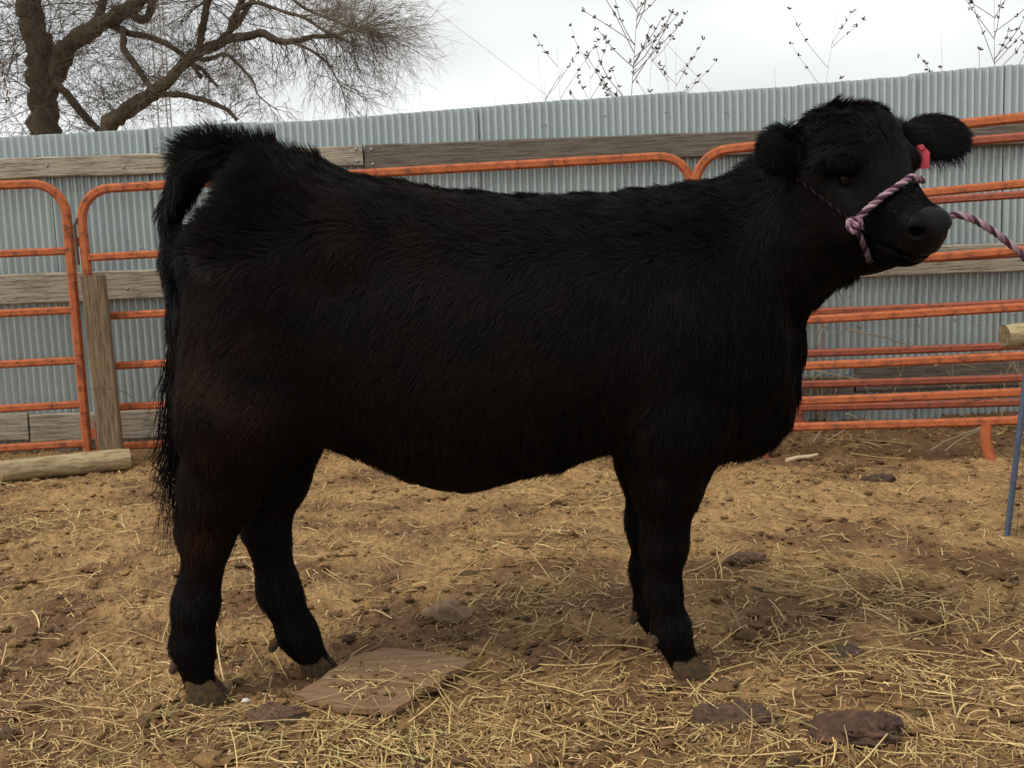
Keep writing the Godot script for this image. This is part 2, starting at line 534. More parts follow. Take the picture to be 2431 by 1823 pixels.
func build_ground() -> void:
	var xs := PackedFloat32Array(); var zs := PackedFloat32Array()
	for q in [-900.0, -200.0, -60.0, -20.0, -8.0, -5.0, -3.6]: xs.append(q)
	var x := -2.6
	while x < 2.7:
		xs.append(x); x += 0.0105
	for q in [3.6, 5.0, 8.0, 20.0, 60.0, 200.0, 900.0]: xs.append(q)
	for q in [60.0, 12.0, 3.0, 0.0, -1.2, -1.8]: zs.append(q)
	var z := -2.05
	while z > -6.1:
		zs.append(z); z -= 0.008 + 0.005 * maxf(0.0, -z - 2.5)
	for q in [-6.6, -8.0, -11.0, -20.0, -50.0, -150.0, -900.0]: zs.append(q)
	var mb := MB.new()
	var nxs := xs.size()
	for zz in zs:
		for xx in xs:
			var y := gh(xx, zz)
			mb.v.append(Vector3(xx, y, zz))
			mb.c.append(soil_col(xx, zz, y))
	mb.n.resize(mb.v.size())
	for j in zs.size():
		for k in nxs:
			var q := j * nxs + k
			var a := mb.v[q + 1 if k < nxs - 1 else q] - mb.v[q - 1 if k > 0 else q]
			var b := mb.v[q + nxs if j < zs.size() - 1 else q] - mb.v[q - nxs if j > 0 else q]
			var nn := a.cross(b).normalized()
			mb.n[q] = nn if nn.y > 0 else -nn
	for j in zs.size() - 1:
		for k in nxs - 1:
			var q := j * nxs + k
			mb.i.append_array([q, q + nxs, q + 1, q + 1, q + nxs, q + nxs + 1])
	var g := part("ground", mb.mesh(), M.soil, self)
	tag(g, "trampled brown dirt floor of the pen with clods and hoof marks", "ground", "", "structure")

# ------------------------------------------------------------------ sheet metal fence
const WZ := -5.9
func fence_top(x: float) -> float:
	var y := 1.49 + 0.0148 * (x + 2.32)
	if x > -0.69: y = 1.517 + 0.0335 * (x + 0.69)
	if x > 1.3: y = 1.584 + 0.043 * (x - 1.3)
	return y

func rounded(w: float, h: float, c: float) -> PackedVector2Array:
	return PackedVector2Array([Vector2(-w + c, -h), Vector2(w - c, -h), Vector2(w, -h + c), Vector2(w, h - c), Vector2(w - c, h), Vector2(-w + c, h), Vector2(-w, h - c), Vector2(-w, -h + c)])

# a board along its own x axis, a little uneven
func plank(len_: float, h: float, t: float, sd: int, wob := 0.004, segs := 22) -> ArrayMesh:
	var g := FastNoiseLite.new()
	g.seed = sd; g.frequency = 1.0
	var mb := MB.new()
	var rings := []
	var sec := rounded(h / 2, t / 2, minf(0.006, t * 0.2))
	for j in segs + 1:
		var x := len_ * (float(j) / segs - 0.5)
		var ring := PackedVector3Array()
		var k := 0
		for s in sec:
			var dx := 0.0
			if j == 0 or j == segs: dx = g.get_noise_2d(k * 3.7, j * 9.1) * 0.006
			ring.append(Vector3(x + dx, s.x + g.get_noise_2d(x * 2.2, signf(s.x) * 5.0) * wob, s.y + g.get_noise_2d(x * 1.1, 20.0) * wob * 0.8))
			k += 1
		rings.append(ring)
	mb.loft(rings)
	return mb.mesh()

func build_fence() -> void:
	var f := thing("sheet_metal_fence", "tall fence of galvanised corrugated sheets with weathered horizontal boards", "fence", Vector3(0, 0, WZ))
	var seams := [-3.2, -2.65, -2.14, -1.64, -1.16, -0.68, -0.14, 0.32, 0.83, 1.37, 1.89, 2.33, 2.85, 3.3]
	var g := FastNoiseLite.new()
	g.seed = 91; g.frequency = 1.0
	for k in seams.size() - 1:
		var x0: float = seams[k]
		var x1: float = seams[k + 1] + 0.03
		var zo := 0.004 * (k % 2) + r(-0.002, 0.002)
		var dt := r(-0.006, 0.006) if k != 5 else 0.0
		var lean := r(-0.004, 0.004)
		var mb := MB.new()
		var cols := int((x1 - x0) / 0.034 * 10.0)
		var rows := 10
		for j in rows + 1:
			for q in cols + 1:
				var x := x0 + (x1 - x0) * q / cols
				var top := fence_top(x) + dt + lean * (x - x0) / 0.5 + 0.003 * g.get_noise_2d(x * 9.0, k * 3.0)
				var y := -0.06 + (top + 0.06) * j / rows
				var ph := TAU * x / 0.034
				var wv := g.get_noise_2d(x * 1.4, y * 1.6 + k * 7.0)
				mb.v.append(Vector3(x, y, zo + 0.0095 * sin(ph) + 0.006 * wv))
				mb.n.append(Vector3(-0.0095 * TAU / 0.034 * cos(ph), 0.01 * g.get_noise_2d(x * 6.0, y * 6.0), 1.0).normalized())
				mb.c.append(Color.WHITE)
		for j in rows:
			for q in cols:
				var a := j * (cols + 1) + q
				mb.i.append_array([a, a + cols + 1, a + 1, a + 1, a + cols + 1, a + cols + 2])
		part("sheet", mb.mesh(), M.tin, f)
	# boards: [x0, x1, y centre, height, material]
	var boards := [[-3.1, -0.645, 1.342, 0.094, 0], [-0.636, 3.1, 1.327, 0.112, 1], [-3.1, -0.55, 0.788, 0.137, 0], [-0.545, 3.1, 0.752, 0.135, 0], [-3.0, -2.305, 0.135, 0.128, 0], [-2.295, -0.8, 0.126, 0.134, 0], [-0.79, 1.62, 0.16, 0.13, 1], [1.63, 3.1, 0.205, 0.125, 1]]
	var k := 0
	for b in boards:
		var w: float = b[1] - b[0]
		part("rail_board", plank(w, b[3], 0.036, 50 + k, 0.005, 26), M.board_dark if b[4] else M.board, f, Transform3D(Basis(Vector3.BACK, r(-0.002, 0.002)), Vector3((b[0] + b[1]) / 2, b[2], 0.034)))
		k += 1
	var head := MB.new()
	head.tube([Vector3(0, 0, -0.003), Vector3(0, 0, 0.002), Vector3(0, 0, 0.004)], [0.008, 0.008, 0.004], 8)
	var hm := head.mesh()
	for p in [[-0.675, 1.368], [-0.672, 1.315], [-0.605, 1.365], [-0.60, 1.298], [-1.75, 1.33], [-2.1, 1.352], [1.3, 0.78], [1.31, 0.73], [-1.78, 0.77]]:
		part("screw", hm, M.steel, f, Transform3D(Basis(), Vector3(p[0], p[1], 0.0535)))
	for j in 34:
		var row: float = [0.44, 0.47, 1.50, 0.95][j % 4]
		var x := -2.5 + 5.0 * ((j * 0.618) - floorf(j * 0.618))
		if row > 1.4: row = fence_top(x) - 0.09
		part("nail", hm, M.steel, f, Transform3D(Basis().scaled(Vector3(0.7, 0.7, 0.7)), Vector3(x, row + r(-0.015, 0.015), 0.0125)))

# ------------------------------------------------------------------ tube gates and panels
func sweep(path: Array, w: float, t: float, plane_n: Vector3) -> ArrayMesh:     # rounded bar; w across the plane of the gate, t through it
	var sec := rounded(w / 2, t / 2, minf(w, t) * 0.28)
	var rings := []
	var m := path.size()
	for j in m:
		var tan: Vector3 = (path[mini(j + 1, m - 1)] - path[maxi(j - 1, 0)]).normalized()
		var u := plane_n.cross(tan).normalized()
		var ring := PackedVector3Array()
		for s in sec: ring.append(path[j] + u * s.x + plane_n * s.y)
		rings.append(ring)
	var mb := MB.new()
	mb.loft(rings)
	return mb.mesh()

func arch(w: float, top: float, bl: float, br: float, rad: float) -> Array:
	var p := [Vector3(0, bl, 0), Vector3(0, lerpf(bl, top, 0.5), 0)]
	for j in 9: p.append(Vector3(rad - rad * cos(j * PI / 16), top - rad + rad * sin(j * PI / 16), 0))
	for j in 9: p.append(Vector3(w - rad + rad * sin(j * PI / 16), top - rad + rad * cos(j * PI / 16), 0))
	p.append(Vector3(w, lerpf(br, top, 0.5), 0)); p.append(Vector3(w, br, 0))
	return p

func gate(called: String, label: String, at: Vector3, yaw: float, tilt: float, w: float, top: float, bars: Array, rad: float, m: Material, bottom := 0.0, closed := false) -> Node3D:
	var t := thing(called, label, "gate", at, "orange tube gates and panels along the fence")
	t.basis = Basis(Vector3.UP, yaw) * Basis(Vector3.BACK, tilt)
	var fb := sweep(arch(w, top, bottom, bottom, rad), 0.040, 0.034, Vector3.BACK)
	part("frame", fb, m, t)
	var n := 0
	for y in bars:
		var inset := 0.014
		if closed and n == bars.size() - 1: inset = -0.02
		var p := []
		for j in 7:
			var u := float(j) / 6
			p.append(Vector3(inset + (w - 2 * inset) * u, y - 0.004 * sin(PI * u) + r(-0.001, 0.001), 0.0))
		part("bar", sweep(p, 0.0345, 0.028, Vector3.BACK), m, t)
		n += 1
	return t

func build_gates() -> void:
	# A: gate by the leaning timber, runs out of sight
	var a := gate("tube_gate", "orange tube gate whose end post stands just beside the leaning timber, on the log's side", Vector3(-4.35, 0, -5.42), 0.075, 0.0, 2.412, 1.262, [0.964, 0.70, 0.472, 0.272, 0.092], 0.14, M.orange, 0.012)
	var b := gate("tube_gate", "orange tube gate behind the calf's rump and the leaning timber", Vector3(-1.862, 0, -5.6), -0.03, 0.016, 2.70, 1.228, [0.93, 0.665, 0.44, 0.252, 0.072], 0.14, M.orange, 0.03)
	var tab := MB.new()
	for y in [1.0, 0.135]:
		var h := MB.new()
		h.loft([PackedVector3Array([Vector3(-0.075, y - 0.02, 0.006), Vector3(-0.075, y + 0.02, 0.006), Vector3(-0.075, y + 0.02, -0.006), Vector3(-0.075, y - 0.02, -0.006)]), PackedVector3Array([Vector3(-0.02, y - 0.02, 0.006), Vector3(-0.02, y + 0.02, 0.006), Vector3(-0.02, y + 0.02, -0.006), Vector3(-0.02, y - 0.02, -0.006)])])
		var hp := part("hinge", h.mesh(), M.orange, b)
		var pin := MB.new()
		var lo: float = y - 0.10 if y > 0.5 else y - 0.085
		var hi: float = y + 0.075 if y > 0.5 else y + 0.05
		pin.tube([Vector3(-0.031, lo, 0.012), Vector3(-0.031, hi, 0.012), Vector3(-0.012, hi + 0.03, 0.012)], [0.0075, 0.0075, 0.0075], 8)
		part("pin", pin.mesh(), M.rust if y > 0.5 else M.orange_dull, hp)
	# C: front panel, D: panel stacked behind it
	var fr := [0.205, 0.425, 0.615, 0.78, 0.905, 1.0]
	var bc := []; var bd := []
	for q in fr:
		bc.append(1.266 - q * 1.166); bd.append(1.245 - q * 1.15)
	var c := gate("corral_panel", "bright orange livestock panel on curved feet, in front of a duller one", Vector3(0.86, 0, -5.28), -0.335, 0.055, 2.0, 1.274, bc, 0.15, M.orange, 0.1, true)
	var d := gate("corral_panel", "duller rusty orange livestock panel wedged between the front panel and metal fence", Vector3(1.12, 0, -5.79), -0.27, 0.032, 1.9, 1.252, bd, 0.15, M.orange_dull, 0.095, true)
	for q in [[c, 1.10, 0.085, M.orange], [c, 0.2, 0.085, M.orange], [d, 0.22, 0.08, M.orange_dull], [d, 1.45, 0.08, M.orange_dull]]:
		var x: float = q[1]
		var y: float = q[2]
		var bt: float = -0.055 - x * 0.06 if q[0] == c else -0.03 - x * 0.03
		part("foot", sweep([Vector3(x, y, 0), Vector3(x, y * 0.6 + bt * 0.4, 0), Vector3(x + 0.012, y * 0.3 + bt * 0.7, 0), Vector3(x + 0.045, bt, 0)], 0.044, 0.034, Vector3.BACK), q[3], q[0])

# ------------------------------------------------------------------ timber, logs, stand
func log_mesh(len_: float, rad: float, sd: int) -> ArrayMesh:
	var g := FastNoiseLite.new()
	g.seed = sd; g.frequency = 1.0
	var mb := MB.new()
	var N := 30
	var S := 18
	for j in N + 1:
		var u := float(j) / N
		var x := len_ * (u - 0.5)
		for s in S:
			var a := TAU * s / S
			var rr := rad * (1.0 + 0.10 * g.get_noise_3d(x * 4.0, cos(a) * 1.2, sin(a) * 1.2))
			if j == 0 or j == N: rr *= 0.93
			mb.v.append(Vector3(x, cos(a) * rr + 0.006 * g.get_noise_2d(x * 2.0, 3.0), sin(a) * rr))
			mb.n.append(Vector3(0, cos(a), sin(a))); mb.c.append(Color.WHITE)
	for j in N:
		for s in S:
			var a := j * S + s
			var b := j * S + (s + 1) % S
			mb.i.append_array([a, b, a + S, b, b + S, a + S])
	return mb.fix().mesh()

func log_end(len_: float, rad: float, side: float) -> ArrayMesh:
	var mb := MB.new()
	var S := 18
	for s in S:
		var a := TAU * s / S
		var b := TAU * (s + 1) / S
		mb.tri(Vector3(side * (len_ / 2 + 0.003), 0, 0), Vector3(side * len_ / 2, cos(a), sin(a)) * Vector3(1, rad, rad), Vector3(side * len_ / 2, cos(b), sin(b)) * Vector3(1, rad, rad), Vector3(side, 0, 0), Vector3(side, 0, 0), Vector3(side, 0, 0), Color.WHITE)
	return mb.mesh()

func lay(a: Vector3, b: Vector3) -> Transform3D:   # own x axis from a to b, centred
	var x := (b - a).normalized()
	var z := x.cross(Vector3.UP if absf(x.y) < 0.9 else Vector3.BACK).normalized()
	if absf(x.y) >= 0.9: z = Vector3(0, 0, 1).slide(x).normalized()
	return Transform3D(Basis(x, z.cross(x), z), (a + b) / 2)

func build_wood() -> void:
	var a := Vector3(-1.80, -0.01, -5.49)
	var b := Vector3(-1.832, 0.85, -5.545)
	var tr := lay(a, b)
	var t := thing("leaning_timber", "rough brown timber post leaning upright against the orange gate", "timber", a)
	part("beam", plank(a.distance_to(b), 0.102, 0.052, 71, 0.004, 20), M.timber, t, Transform3D(tr.basis * Basis(Vector3.RIGHT, 0.12), tr.origin - a))
	# twine tied round the timber
	var tw := MB.new()
	tw.tube([Vector3(-0.062, 0.37, 0.03), Vector3(0.0, 0.368, 0.032), Vector3(0.045, 0.366, 0.028), Vector3(0.085, 0.34, 0.0), Vector3(0.11, 0.315, -0.02)], [0.0016, 0.0016, 0.0016, 0.0013, 0.001], 4)
	part("twine", tw.mesh(), M.rust, t)

	a = Vector3(-2.75, 0.042, -5.02); b = Vector3(-1.715, 0.04, -5.47)
	t = thing("fence_log", "peeled round log lying on the ground at the foot of the timber", "log", (a + b) / 2)
	var L := a.distance_to(b)
	part("bark", log_mesh(L, 0.048, 72), M.log, t, Transform3D(lay(a, b).basis, Vector3.ZERO))
	part("cut_end", log_end(L, 0.045, 1.0), M.log_end, t, Transform3D(lay(a, b).basis, Vector3.ZERO))

	a = Vector3(1.553, 0.623, -3.90); b = Vector3(2.7, 0.640, -4.10)
	t = thing("hitching_log", "round pale log held level on the blue legs, cut end showing", "log", (a + b) / 2)
	L = a.distance_to(b)
	part("bark", log_mesh(L, 0.0375, 73), M.log, t, Transform3D(lay(a, b).basis, Vector3.ZERO))
	part("cut_end", log_end(L, 0.035, -1.0), M.log_end, t, Transform3D(lay(a, b).basis, Vector3.ZERO))
	t = thing("blue_stand", "leaning blue painted metal leg of the stand under the pale log", "stand", Vector3(1.54, 0, -3.82))
	for q in [[Vector3(0, -0.02, 0), Vector3(0.085, 0.585, -0.06)], [Vector3(0.24, -0.02, -0.30), Vector3(0.12, 0.585, -0.12)], [Vector3(1.0, -0.02, -0.06), Vector3(1.02, 0.60, -0.20)]]:
		var mb := MB.new()
		var e: Vector3 = q[1]
		mb.tube([q[0], (q[0] + e) / 2, e], [0.0095, 0.0095, 0.0095], 10)
		part("leg", mb.mesh(), M.blue, t)
	var cr := MB.new()
	cr.tube([Vector3(0.07, 0.583, -0.055), Vector3(0.12, 0.586, -0.125)], [0.009, 0.009], 8)
	part("saddle", cr.mesh(), M.blue, t)
	# rusty netting by the leg
	var net := MB.new()
	for j in 15:
		var x := j * 0.024
		net.tube([Vector3(x, -0.02, 0.02 * sin(x * 9.0)), Vector3(x + 0.008, 0.16, 0.02 * sin(x * 9.0) + 0.01), Vector3(x + 0.02 + r(-0.004, 0.004), 0.31 + r(-0.01, 0.02), 0.02 * sin(x * 9.0) + 0.012)], [0.0009, 0.0009, 0.0009], 3, false)
	for j in 12:
		var p := []; var rr := []
		for k in 12:
			var x := k * 0.031
			p.append(Vector3(x + j * 0.0018, 0.01 + j * 0.026 + r(-0.003, 0.003), 0.02 * sin(x * 9.0) + j * 0.001)); rr.append(0.0009)
		net.tube(p, rr, 3, false)
	var nn := part("wire_netting", net.mesh(), M.wire, self, Transform3D(Basis(), Vector3(1.535, 0, -3.80)))
	tag(nn, "rusty fine wire netting standing against the blue leg", "netting")

# ------------------------------------------------------------------ trees behind the fence
var twig_left := 0
func twig(mb: MB, p: Vector3, dir: Vector3, len_: float, rad: float, depth: int, droop: float, col: Color) -> void:
	if twig_left <= 0: return
	var segs := 4
	var pts := [p]; var rr := [rad]
	var kids := []
	for j in segs:
		dir = (dir + Vector3(r(-1, 1), r(-1, 1), r(-1, 1)) * 0.24 + Vector3(0, -droop * (0.5 + j * 0.25), 0)).normalized()
		p += dir * len_ / segs
		pts.append(p); rr.append(rad * (1.0 - 0.75 * (j + 1) / segs))
		if depth > 0 and j > 0:
			for _k in (2 if depth > 1 else 1 + rng.randi() % 2): kids.append([p, dir])
	twig_left -= segs
	mb.tube(pts, rr, 3, false, col * r(0.75, 1.2))
	for k in kids:
		var d: Vector3 = (k[1] + Vector3(r(-1, 1), r(-0.8, 0.9), r(-1, 1)) * 0.85).normalized()
		twig(mb, k[0], d, len_ * r(0.5, 0.8), rad * 0.55, depth - 1, droop, col)

func limb(t: Node, called: String, p2: Array, z: Array, rad: Array, at: Vector3) -> Array:
	var pts := []; var rr := []
	var m := p2.size()
	for j in m:
		var u := float(j) / (m - 1)
		pts.append(Vector3(p2[j][0], p2[j][1], lerpf(z[0], z[1], u)) - at)
		rr.append(lerpf(rad[0], rad[1], u))
	# smooth and roughen
	var q := []; var qr := []
	for j in m - 1:
		for s in 4:
			var u := s / 4.0
			var p0: Vector3 = pts[maxi(j - 1, 0)]; var p1: Vector3 = pts[j]; var p2b: Vector3 = pts[j + 1]; var p3: Vector3 = pts[mini(j + 2, m - 1)]
			q.append(p1.cubic_interpolate(p2b, p0, p3, u) + Vector3(r(-1, 1), r(-1, 1), r(-1, 1)) * rr[j] * 0.16)
			qr.append(lerpf(rr[j], rr[j + 1], u) * r(0.78, 1.02))
	q.append(pts[m - 1]); qr.append(rr[m - 1])
	var mb := MB.new()
	mb.tube(q, qr, 9)
	part(called, mb.mesh(), M.bark, t)
	return q

func build_trees() -> void:
	var B1 := Vector3(-5.03, 0, -14.0)
	var t := thing("bare_tree", "bare brown tree with a thick upright trunk rising behind the metal fence", "tree", B1, "leafless trees beyond the fence")
	var crown := MB.new()
	var brown := Color(0.085, 0.060, 0.038)
	var tan := Color(0.19, 0.15, 0.105)
	var tr1 := limb(t, "trunk", [[-5.04, -0.1], [-5.03, 1.2], [-5.03, 2.05], [-4.99, 2.44], [-4.98, 2.76], [-5.0, 2.98], [-5.05, 3.24], [-5.05, 3.5], [-5.1, 4.2]], [-14, -14], [0.215, 0.14], B1)
	var la := limb(t, "limb", [[-4.93, 2.55], [-4.74, 2.83], [-4.63, 2.95], [-4.37, 3.11], [-4.16, 3.18], [-3.94, 3.27], [-3.67, 3.41], [-3.3, 3.7]], [-14, -13.6], [0.13, 0.07], B1)
	var lb := limb(t, "limb", [[-4.16, 3.16], [-3.96, 3.05], [-3.66, 2.97], [-3.45, 2.86], [-3.24, 2.69], [-3.1, 2.5]], [-13.85, -13.3], [0.05, 0.02], B1)
	var lc := limb(t, "limb", [[-4.03, 3.09], [-3.97, 3.03], [-3.95, 2.85], [-3.78, 2.63], [-3.67, 2.48], [-3.55, 2.36]], [-13.8, -13.2], [0.045, 0.028], B1)
	var ld := limb(t, "limb", [[-4.83, 2.6], [-4.64, 2.38], [-4.45, 2.15], [-4.37, 2.09], [-4.2, 1.9]], [-13.9, -13.6], [0.055, 0.032], B1)
	var le := limb(t, "limb", [[-4.30, 3.13], [-4.28, 3.30], [-4.24, 3.52], [-4.1, 4.0]], [-13.8, -14.2], [0.06, 0.04], B1)
	limb(t, "limb", [[-3.94, 3.27], [-3.75, 3.18], [-3.66, 3.42], [-3.6, 3.7]], [-13.7, -13.9], [0.05, 0.05], B1)
	# [limb, first point, budget, length, colour, stem radius, levels]
	for q in [[tr1, 7, 11000, 0.8, brown, 0.006, 2], [tr1, 6, 5000, 0.9, brown, 0.011, 3], [la, 4, 7000, 0.7, brown, 0.005, 2], [lb, 2, 4000, 0.55, tan, 0.004, 2], [lc, 2, 3000, 0.5, tan, 0.004, 2], [ld, 3, 3500, 0.5, brown, 0.004, 2], [le, 2, 3500, 0.6, brown, 0.005, 2]]:
		var ln: Array = q[0]
		twig_left = q[2]
		while twig_left > 0:
			var k: int = q[1] + rng.randi() % (ln.size() - q[1])
			twig(crown, ln[k], Vector3(r(-1, 1), r(-0.6, 0.7), r(-0.5, 0.9)), r(0.5, 1.2) * q[3], q[5], q[6], 0.05, q[4])
	part("crown", crown.mesh(), M.twig, t).set_meta("kind", "stuff")
	# last dry leaves
	var lf := MB.new()
	for j in 60:
		var p := Vector3(0.0 - 0.19 + r(-0.03, 0.03), 2.62 + r(-0.28, 0.28), 0.45) if j < 42 else Vector3(r(-0.3, 0.1), r(2.1, 3.2), 0.5)
		var bs := frame(Vector3(r(-0.4, 0.4), -1, r(-0.4, 0.4)), r(0, TAU))
		var cc := Color(0.36, 0.21, 0.07) * r(0.6, 1.1)
		lf.quad(p, p + bs.y * 0.022 + bs.x * 0.009, p + bs.y * 0.045, p + bs.y * 0.022 - bs.x * 0.009, bs.z, cc)
	part("dry_leaves", lf.mesh(), M.twig, t).set_meta("kind", "stuff")

	var B2 := Vector3(-4.6, 0, -13.4)
	t = thing("bare_tree", "bare tree with a leaning trunk and long drooping limb reaching over the fence", "tree", B2, "leafless trees beyond the fence")
	crown = MB.new()
	var k0 := limb(t, "trunk", [[-4.9, -0.1], [-4.5, 1.2], [-4.16, 2.0], [-3.98, 2.17], [-3.70, 2.34], [-3.48, 2.49], [-3.19, 2.73], [-3.00, 2.81]], [-13.4, -13.4], [0.125, 0.055], B2)
	var a := limb(t, "limb", [[-3.06, 2.79], [-2.80, 2.89], [-2.59, 2.92], [-2.44, 2.93], [-2.29, 2.86], [-2.11, 2.85], [-1.93, 2.88], [-1.69, 2.88], [-1.50, 2.94], [-1.34, 2.94]], [-13.4, -13.4], [0.06, 0.014], B2)
	var b := limb(t, "limb", [[-2.90, 2.84], [-2.83, 2.91], [-2.77, 3.11], [-2.69, 3.28], [-2.70, 3.37], [-2.71, 3.9]], [-13.4, -13.7], [0.045, 0.03], B2)
	var c := limb(t, "limb", [[-3.14, 2.75], [-3.09, 2.87], [-3.05, 3.00], [-2.97, 3.25], [-2.92, 3.38], [-2.8, 3.9]], [-13.4, -13.2], [0.05, 0.035], B2)
	var d := limb(t, "limb", [[-2.77, 3.11], [-2.66, 3.21], [-2.47, 3.24], [-2.20, 3.13], [-1.98, 3.05], [-1.81, 2.93], [-1.66, 2.85]], [-13.5, -13.1], [0.03, 0.012], B2)
	var d2 := limb(t, "limb", [[-2.69, 3.28], [-2.46, 3.36], [-2.23, 3.36], [-2.01, 3.19], [-1.74, 3.07], [-1.52, 2.97]], [-13.5, -13.6], [0.026, 0.01], B2)
	var e := limb(t, "limb", [[-3.17, 2.70], [-2.99, 2.70], [-2.83, 2.73], [-2.67, 2.58], [-2.56, 2.45], [-2.50, 2.29], [-2.31, 2.13]], [-13.4, -13.2], [0.03, 0.005], B2)
	var f := limb(t, "limb", [[-3.24, 2.66], [-3.11, 2.61], [-3.02, 2.50], [-2.93, 2.41]], [-13.4, -13.3], [0.032, 0.016], B2)
	var g := limb(t, "limb", [[-3.63, 2.36], [-3.40, 2.35], [-3.17, 2.30], [-3.00, 2.24], [-2.85, 2.17], [-2.74, 2.05]], [-13.4, -13.2], [0.04, 0.02], B2)
	var h := limb(t, "limb", [[-2.29, 2.86], [-2.02, 2.78], [-1.79, 2.61], [-1.71, 2.47], [-1.64, 2.32], [-1.60, 2.14]], [-13.4, -13.2], [0.018, 0.004], B2)
	var h2 := limb(t, "limb", [[-3.0, 2.8], [-2.75, 3.05], [-2.55, 3.35], [-2.2, 3.8], [-1.8, 4.0]], [-13.4, -13.9], [0.04, 0.02], B2)
	# [limb, first point, budget, length, colour, droop, lean, stem radius, levels]
	for q in [[a, 26, 8500, 0.75, tan, 0.05, Vector3(0.9, 0.15, 0), 0.0042, 2], [a, 20, 3000, 0.6, tan, 0.14, Vector3(0.5, -0.6, 0), 0.004, 2], [d, 12, 6500, 0.7, tan, 0.07, Vector3(0.7, 0.1, 0), 0.004, 2], [d2, 9, 6000, 0.75, tan, 0.05, Vector3(0.6, 0.35, 0), 0.004, 2], [h, 4, 3000, 0.5, brown, 0.15, Vector3(0.5, -0.4, 0), 0.004, 2], [h2, 8, 6000, 0.8, tan, 0.05, Vector3(0.5, -0.2, 0), 0.005, 2], [a, 5, 1400, 0.65, brown, 0.22, Vector3(0.3, -0.8, 0), 0.005, 1], [b, 4, 2500, 0.6, brown, 0.05, Vector3(0.2, 0.3, 0), 0.006, 2], [c, 3, 3500, 0.6, brown, 0.05, Vector3(-0.5, 0.2, 0), 0.006, 2], [e, 5, 2500, 0.4, tan, 0.12, Vector3(0.4, -0.2, 0), 0.004, 2], [f, 2, 3500, 0.5, tan, 0.02, Vector3(0.4, -0.1, 0), 0.004, 2], [g, 3, 4500, 0.45, brown, 0.02, Vector3(0.3, 0.2, 0), 0.004, 2], [k0, 9, 7000, 0.5, brown, 0.03, Vector3(-0.1, 0.5, 0.1), 0.005, 2]]:
		var ln: Array = q[0]
		var lean: Vector3 = q[6]
		twig_left = q[2]
		while twig_left > 0:
			var k: int = q[1] + rng.randi() % maxi(1, ln.size() - q[1])
			twig(crown, ln[k], lean + Vector3(r(-1, 1), r(-0.9, 0.9), r(-0.8, 0.8)) * 0.85, r(0.3, 0.85) * q[3], q[7] * 1.15, q[8], q[5], q[4])
	part("crown", crown.mesh(), M.twig, t).set_meta("kind", "stuff")

	# guyed lattice mast far off
	var mp := Vector3(-10.55, 0, -40)
	t = thing("radio_mast", "thin grey lattice mast far beyond the trees, held by guy wires", "mast", mp)
	var ms := MB.new()
	for q in [Vector3(-0.2, 0, 0), Vector3(0.2, 0, 0), Vector3(0, 0, -0.3)]: ms.tube([q, q + Vector3(0, 24, 0)], [0.025, 0.025], 5)
	var y := 0.0
	var sgn := 1.0
	while y < 24.0:
		ms.tube([Vector3(-0.2 * sgn, y, 0), Vector3(0.2 * sgn, y + 0.45, 0)], [0.01, 0.01], 4, false)
		ms.tube([Vector3(-0.2 * sgn, y, 0), Vector3(0, y + 0.45, -0.3)], [0.01, 0.01], 4, false)
		y += 0.45; sgn = -sgn
	part("lattice", ms.mesh(), M.steel, t)
	for q in [[14.2, Vector3(16.6, 0, 6.0)], [23.4, Vector3(19.6, 0, 6.0)], [18.0, Vector3(-15, 0, 4)]]:
		var gm := MB.new()
		var top := Vector3(0.1, q[0], 0)
		gm.tube([top, (top + q[1]) / 2 - Vector3(0, 0.15, 0), q[1]], [0.006, 0.006, 0.006], 4)
		part("guy_wire", gm.mesh(), M.steel, t)

# ------------------------------------------------------------------ weeds
func weed(called: String, label: String, at: Vector3, top: Vector3, nb: int, seeds: bool, col: Color, group: String, thick := 0.004) -> void:
	var t := thing(called, label, "weed", at, group)
	var stem := MB.new(); var br := MB.new(); var sd := MB.new()
	var pts := []; var rr := []
	var bend := Vector3(r(-0.04, 0.04), 0, r(-0.04, 0.04))
	for j in 9:
		var u := j / 8.0
		pts.append(top * u + bend * sin(PI * u)); rr.append(thick * 0.7 * (1.0 - 0.8 * u))
	stem.tube(pts, rr, 5)
	part("stem", stem.mesh(), mat(lin(col.r, col.g, col.b), 0.9), t)
	var H := top.length()
	for j in nb:
		var u := r(0.55, 0.98) if seeds else r(0.15, 0.95)
		var p := top * u + bend * sin(PI * u)
		var side := -1.0 if j % 2 else 1.0
		var dir := Vector3(side * r(0.5, 1.0), r(0.5, 1.2), r(-0.7, 0.7)).normalized()
		var L := H * r(0.10, 0.24) * (1.2 - 0.5 * u)
		var q := [p]
		for s in 4:
			dir = (dir + Vector3(r(-1, 1), r(-0.2, 1), r(-1, 1)) * 0.18).normalized()
			p += dir * L / 4
			q.append(p)
			if seeds and s > 0:
				for _k in 4:
					var c0: Vector3 = p + Vector3(r(-1, 1), r(-1, 1), r(-1, 1)) * 0.006
					var e := Vector3(r(-1, 1), r(-0.3, 1.2), r(-1, 1)).normalized() * r(0.006, 0.012)
					sd.tube([c0, c0 + e * 0.8, c0 + e * 1.7], [0.0015, r(0.0025, 0.0055), 0.001], 5, false, Color(0.10, 0.08, 0.058) * r(0.6, 1.3))
		br.tube(q, [thick * 0.42, thick * 0.38, thick * 0.34, thick * 0.3, thick * 0.2], 4, false)
	part("side_stems", br.mesh(), mat(lin(col.r, col.g, col.b), 0.9), t).set_meta("kind", "stuff")
	if seeds: part("seed_heads", sd.mesh(), M.twig, t).set_meta("kind", "stuff")

